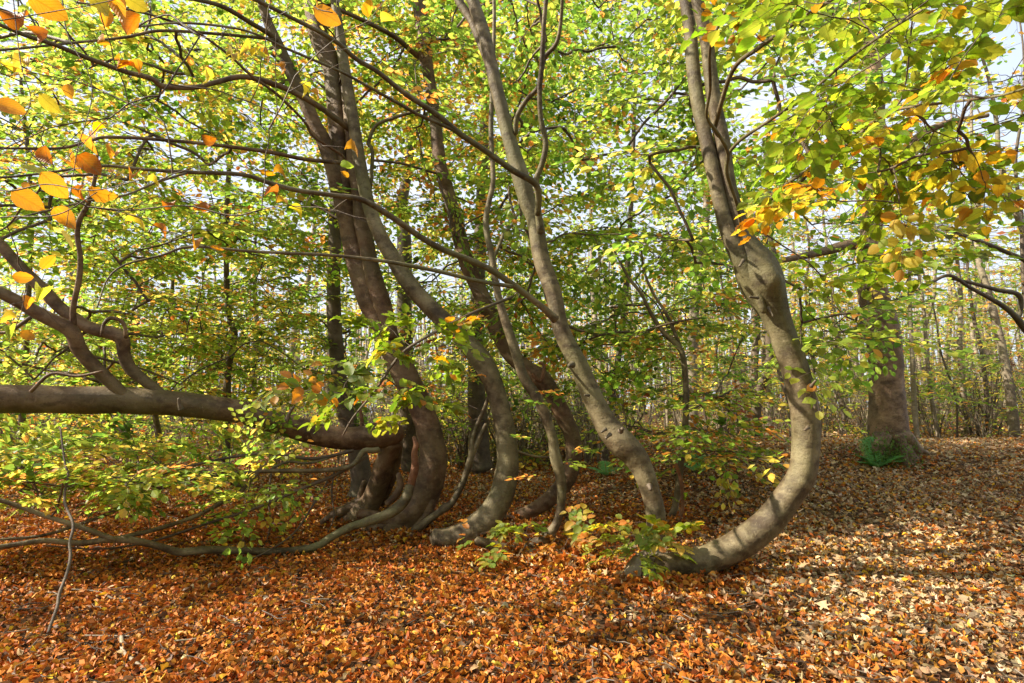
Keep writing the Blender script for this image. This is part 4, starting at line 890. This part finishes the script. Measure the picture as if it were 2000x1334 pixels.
while len(bs) < 170 and tries < 5000:
    tries += 1
    y = 11.5+18*g.random()**1.4; x = g.uniform(-1.1*y, 1.05*y)
    if y < 13.2 and x > .5: continue
    if all((x-a)**2+(y-b)**2 > .45 for a, b in bs): bs.append((x, y))
for k in range(34):
    p = at(g.uniform(800, 1180), 850, g.uniform(11.2, 15)); bs.append((p[0], p[1]))
for k, (x, y) in enumerate(bs):
    put(BUSH[k % 5], (x, y, float(gz(x, y))-.02), g.uniform(0, 6.28), g.uniform(.7, 1.25), 'twiggy_shrub', 'twiggy brown shrub with few leaves in the thicket behind the curved beeches', 'shrub', 'twiggy shrubs of the thicket', 'stems', 'foliage')

# far wood, one mass
mb = MB(); nst = 900
y = g.uniform(38, 62, nst); x = g.uniform(-1.2, 1.2, nst)*y; z = gz(x, y)
for k in range(nst):
    h = g.uniform(6, 13); lean = g.normal(0, .5, 2)
    P = np.array([(x[k], y[k], z[k]-.2), (x[k]+lean[0]*.4, y[k]+lean[1]*.4, z[k]+h*.5), (x[k]+lean[0], y[k]+lean[1], z[k]+h)])
    mb.tube(P, np.array([.13, .10, .04])*g.uniform(.5, 1.3), 4, 0)
nl = 26000
yy = g.uniform(38, 62, nl); xx = g.uniform(-1.2, 1.2, nl)*yy; zz = gz(xx, yy)+11*g.random(nl)**1.25
mb.stamp(FAR[0], np.stack([xx, yy, zz], -1), basis(g.normal(0, 1, (nl, 3))*[1, 1, .5], g.normal(0, .5, (nl, 3))+[0, 0, 1]), g.uniform(.2, .42, nl), leaf_cols('far', nl), 1)
# unseen leaves and stems added behind the viewpoint to cut the ambient light
nb = 15000
xb = g.uniform(-7, 30, nb); yb = g.uniform(-26, -7, nb); zb = 13*g.random(nb)**.8
mb.stamp(FAR[0], np.stack([xb, yb, zb], -1), basis(g.normal(0, 1, (nb, 3))*[1, 1, .5], g.normal(0, .5, (nb, 3))+[0, 0, 1]), g.uniform(.3, .6, nb), leaf_cols('green', nb), 1)
for k in range(60):
    p0 = np.array([g.uniform(-8, 28), g.uniform(-26, -7), -.2]); h = g.uniform(8, 13)
    mb.tube(np.array([p0, p0+[.2, .1, h*.5], p0+[.3, .3, h]]), np.array([.16, .12, .04])*g.uniform(.5, 1.3), 6, 0)
tag(mb.obj('far_wood_and_unseen_screen', [PALEB, LEAF]), kind='stuff')
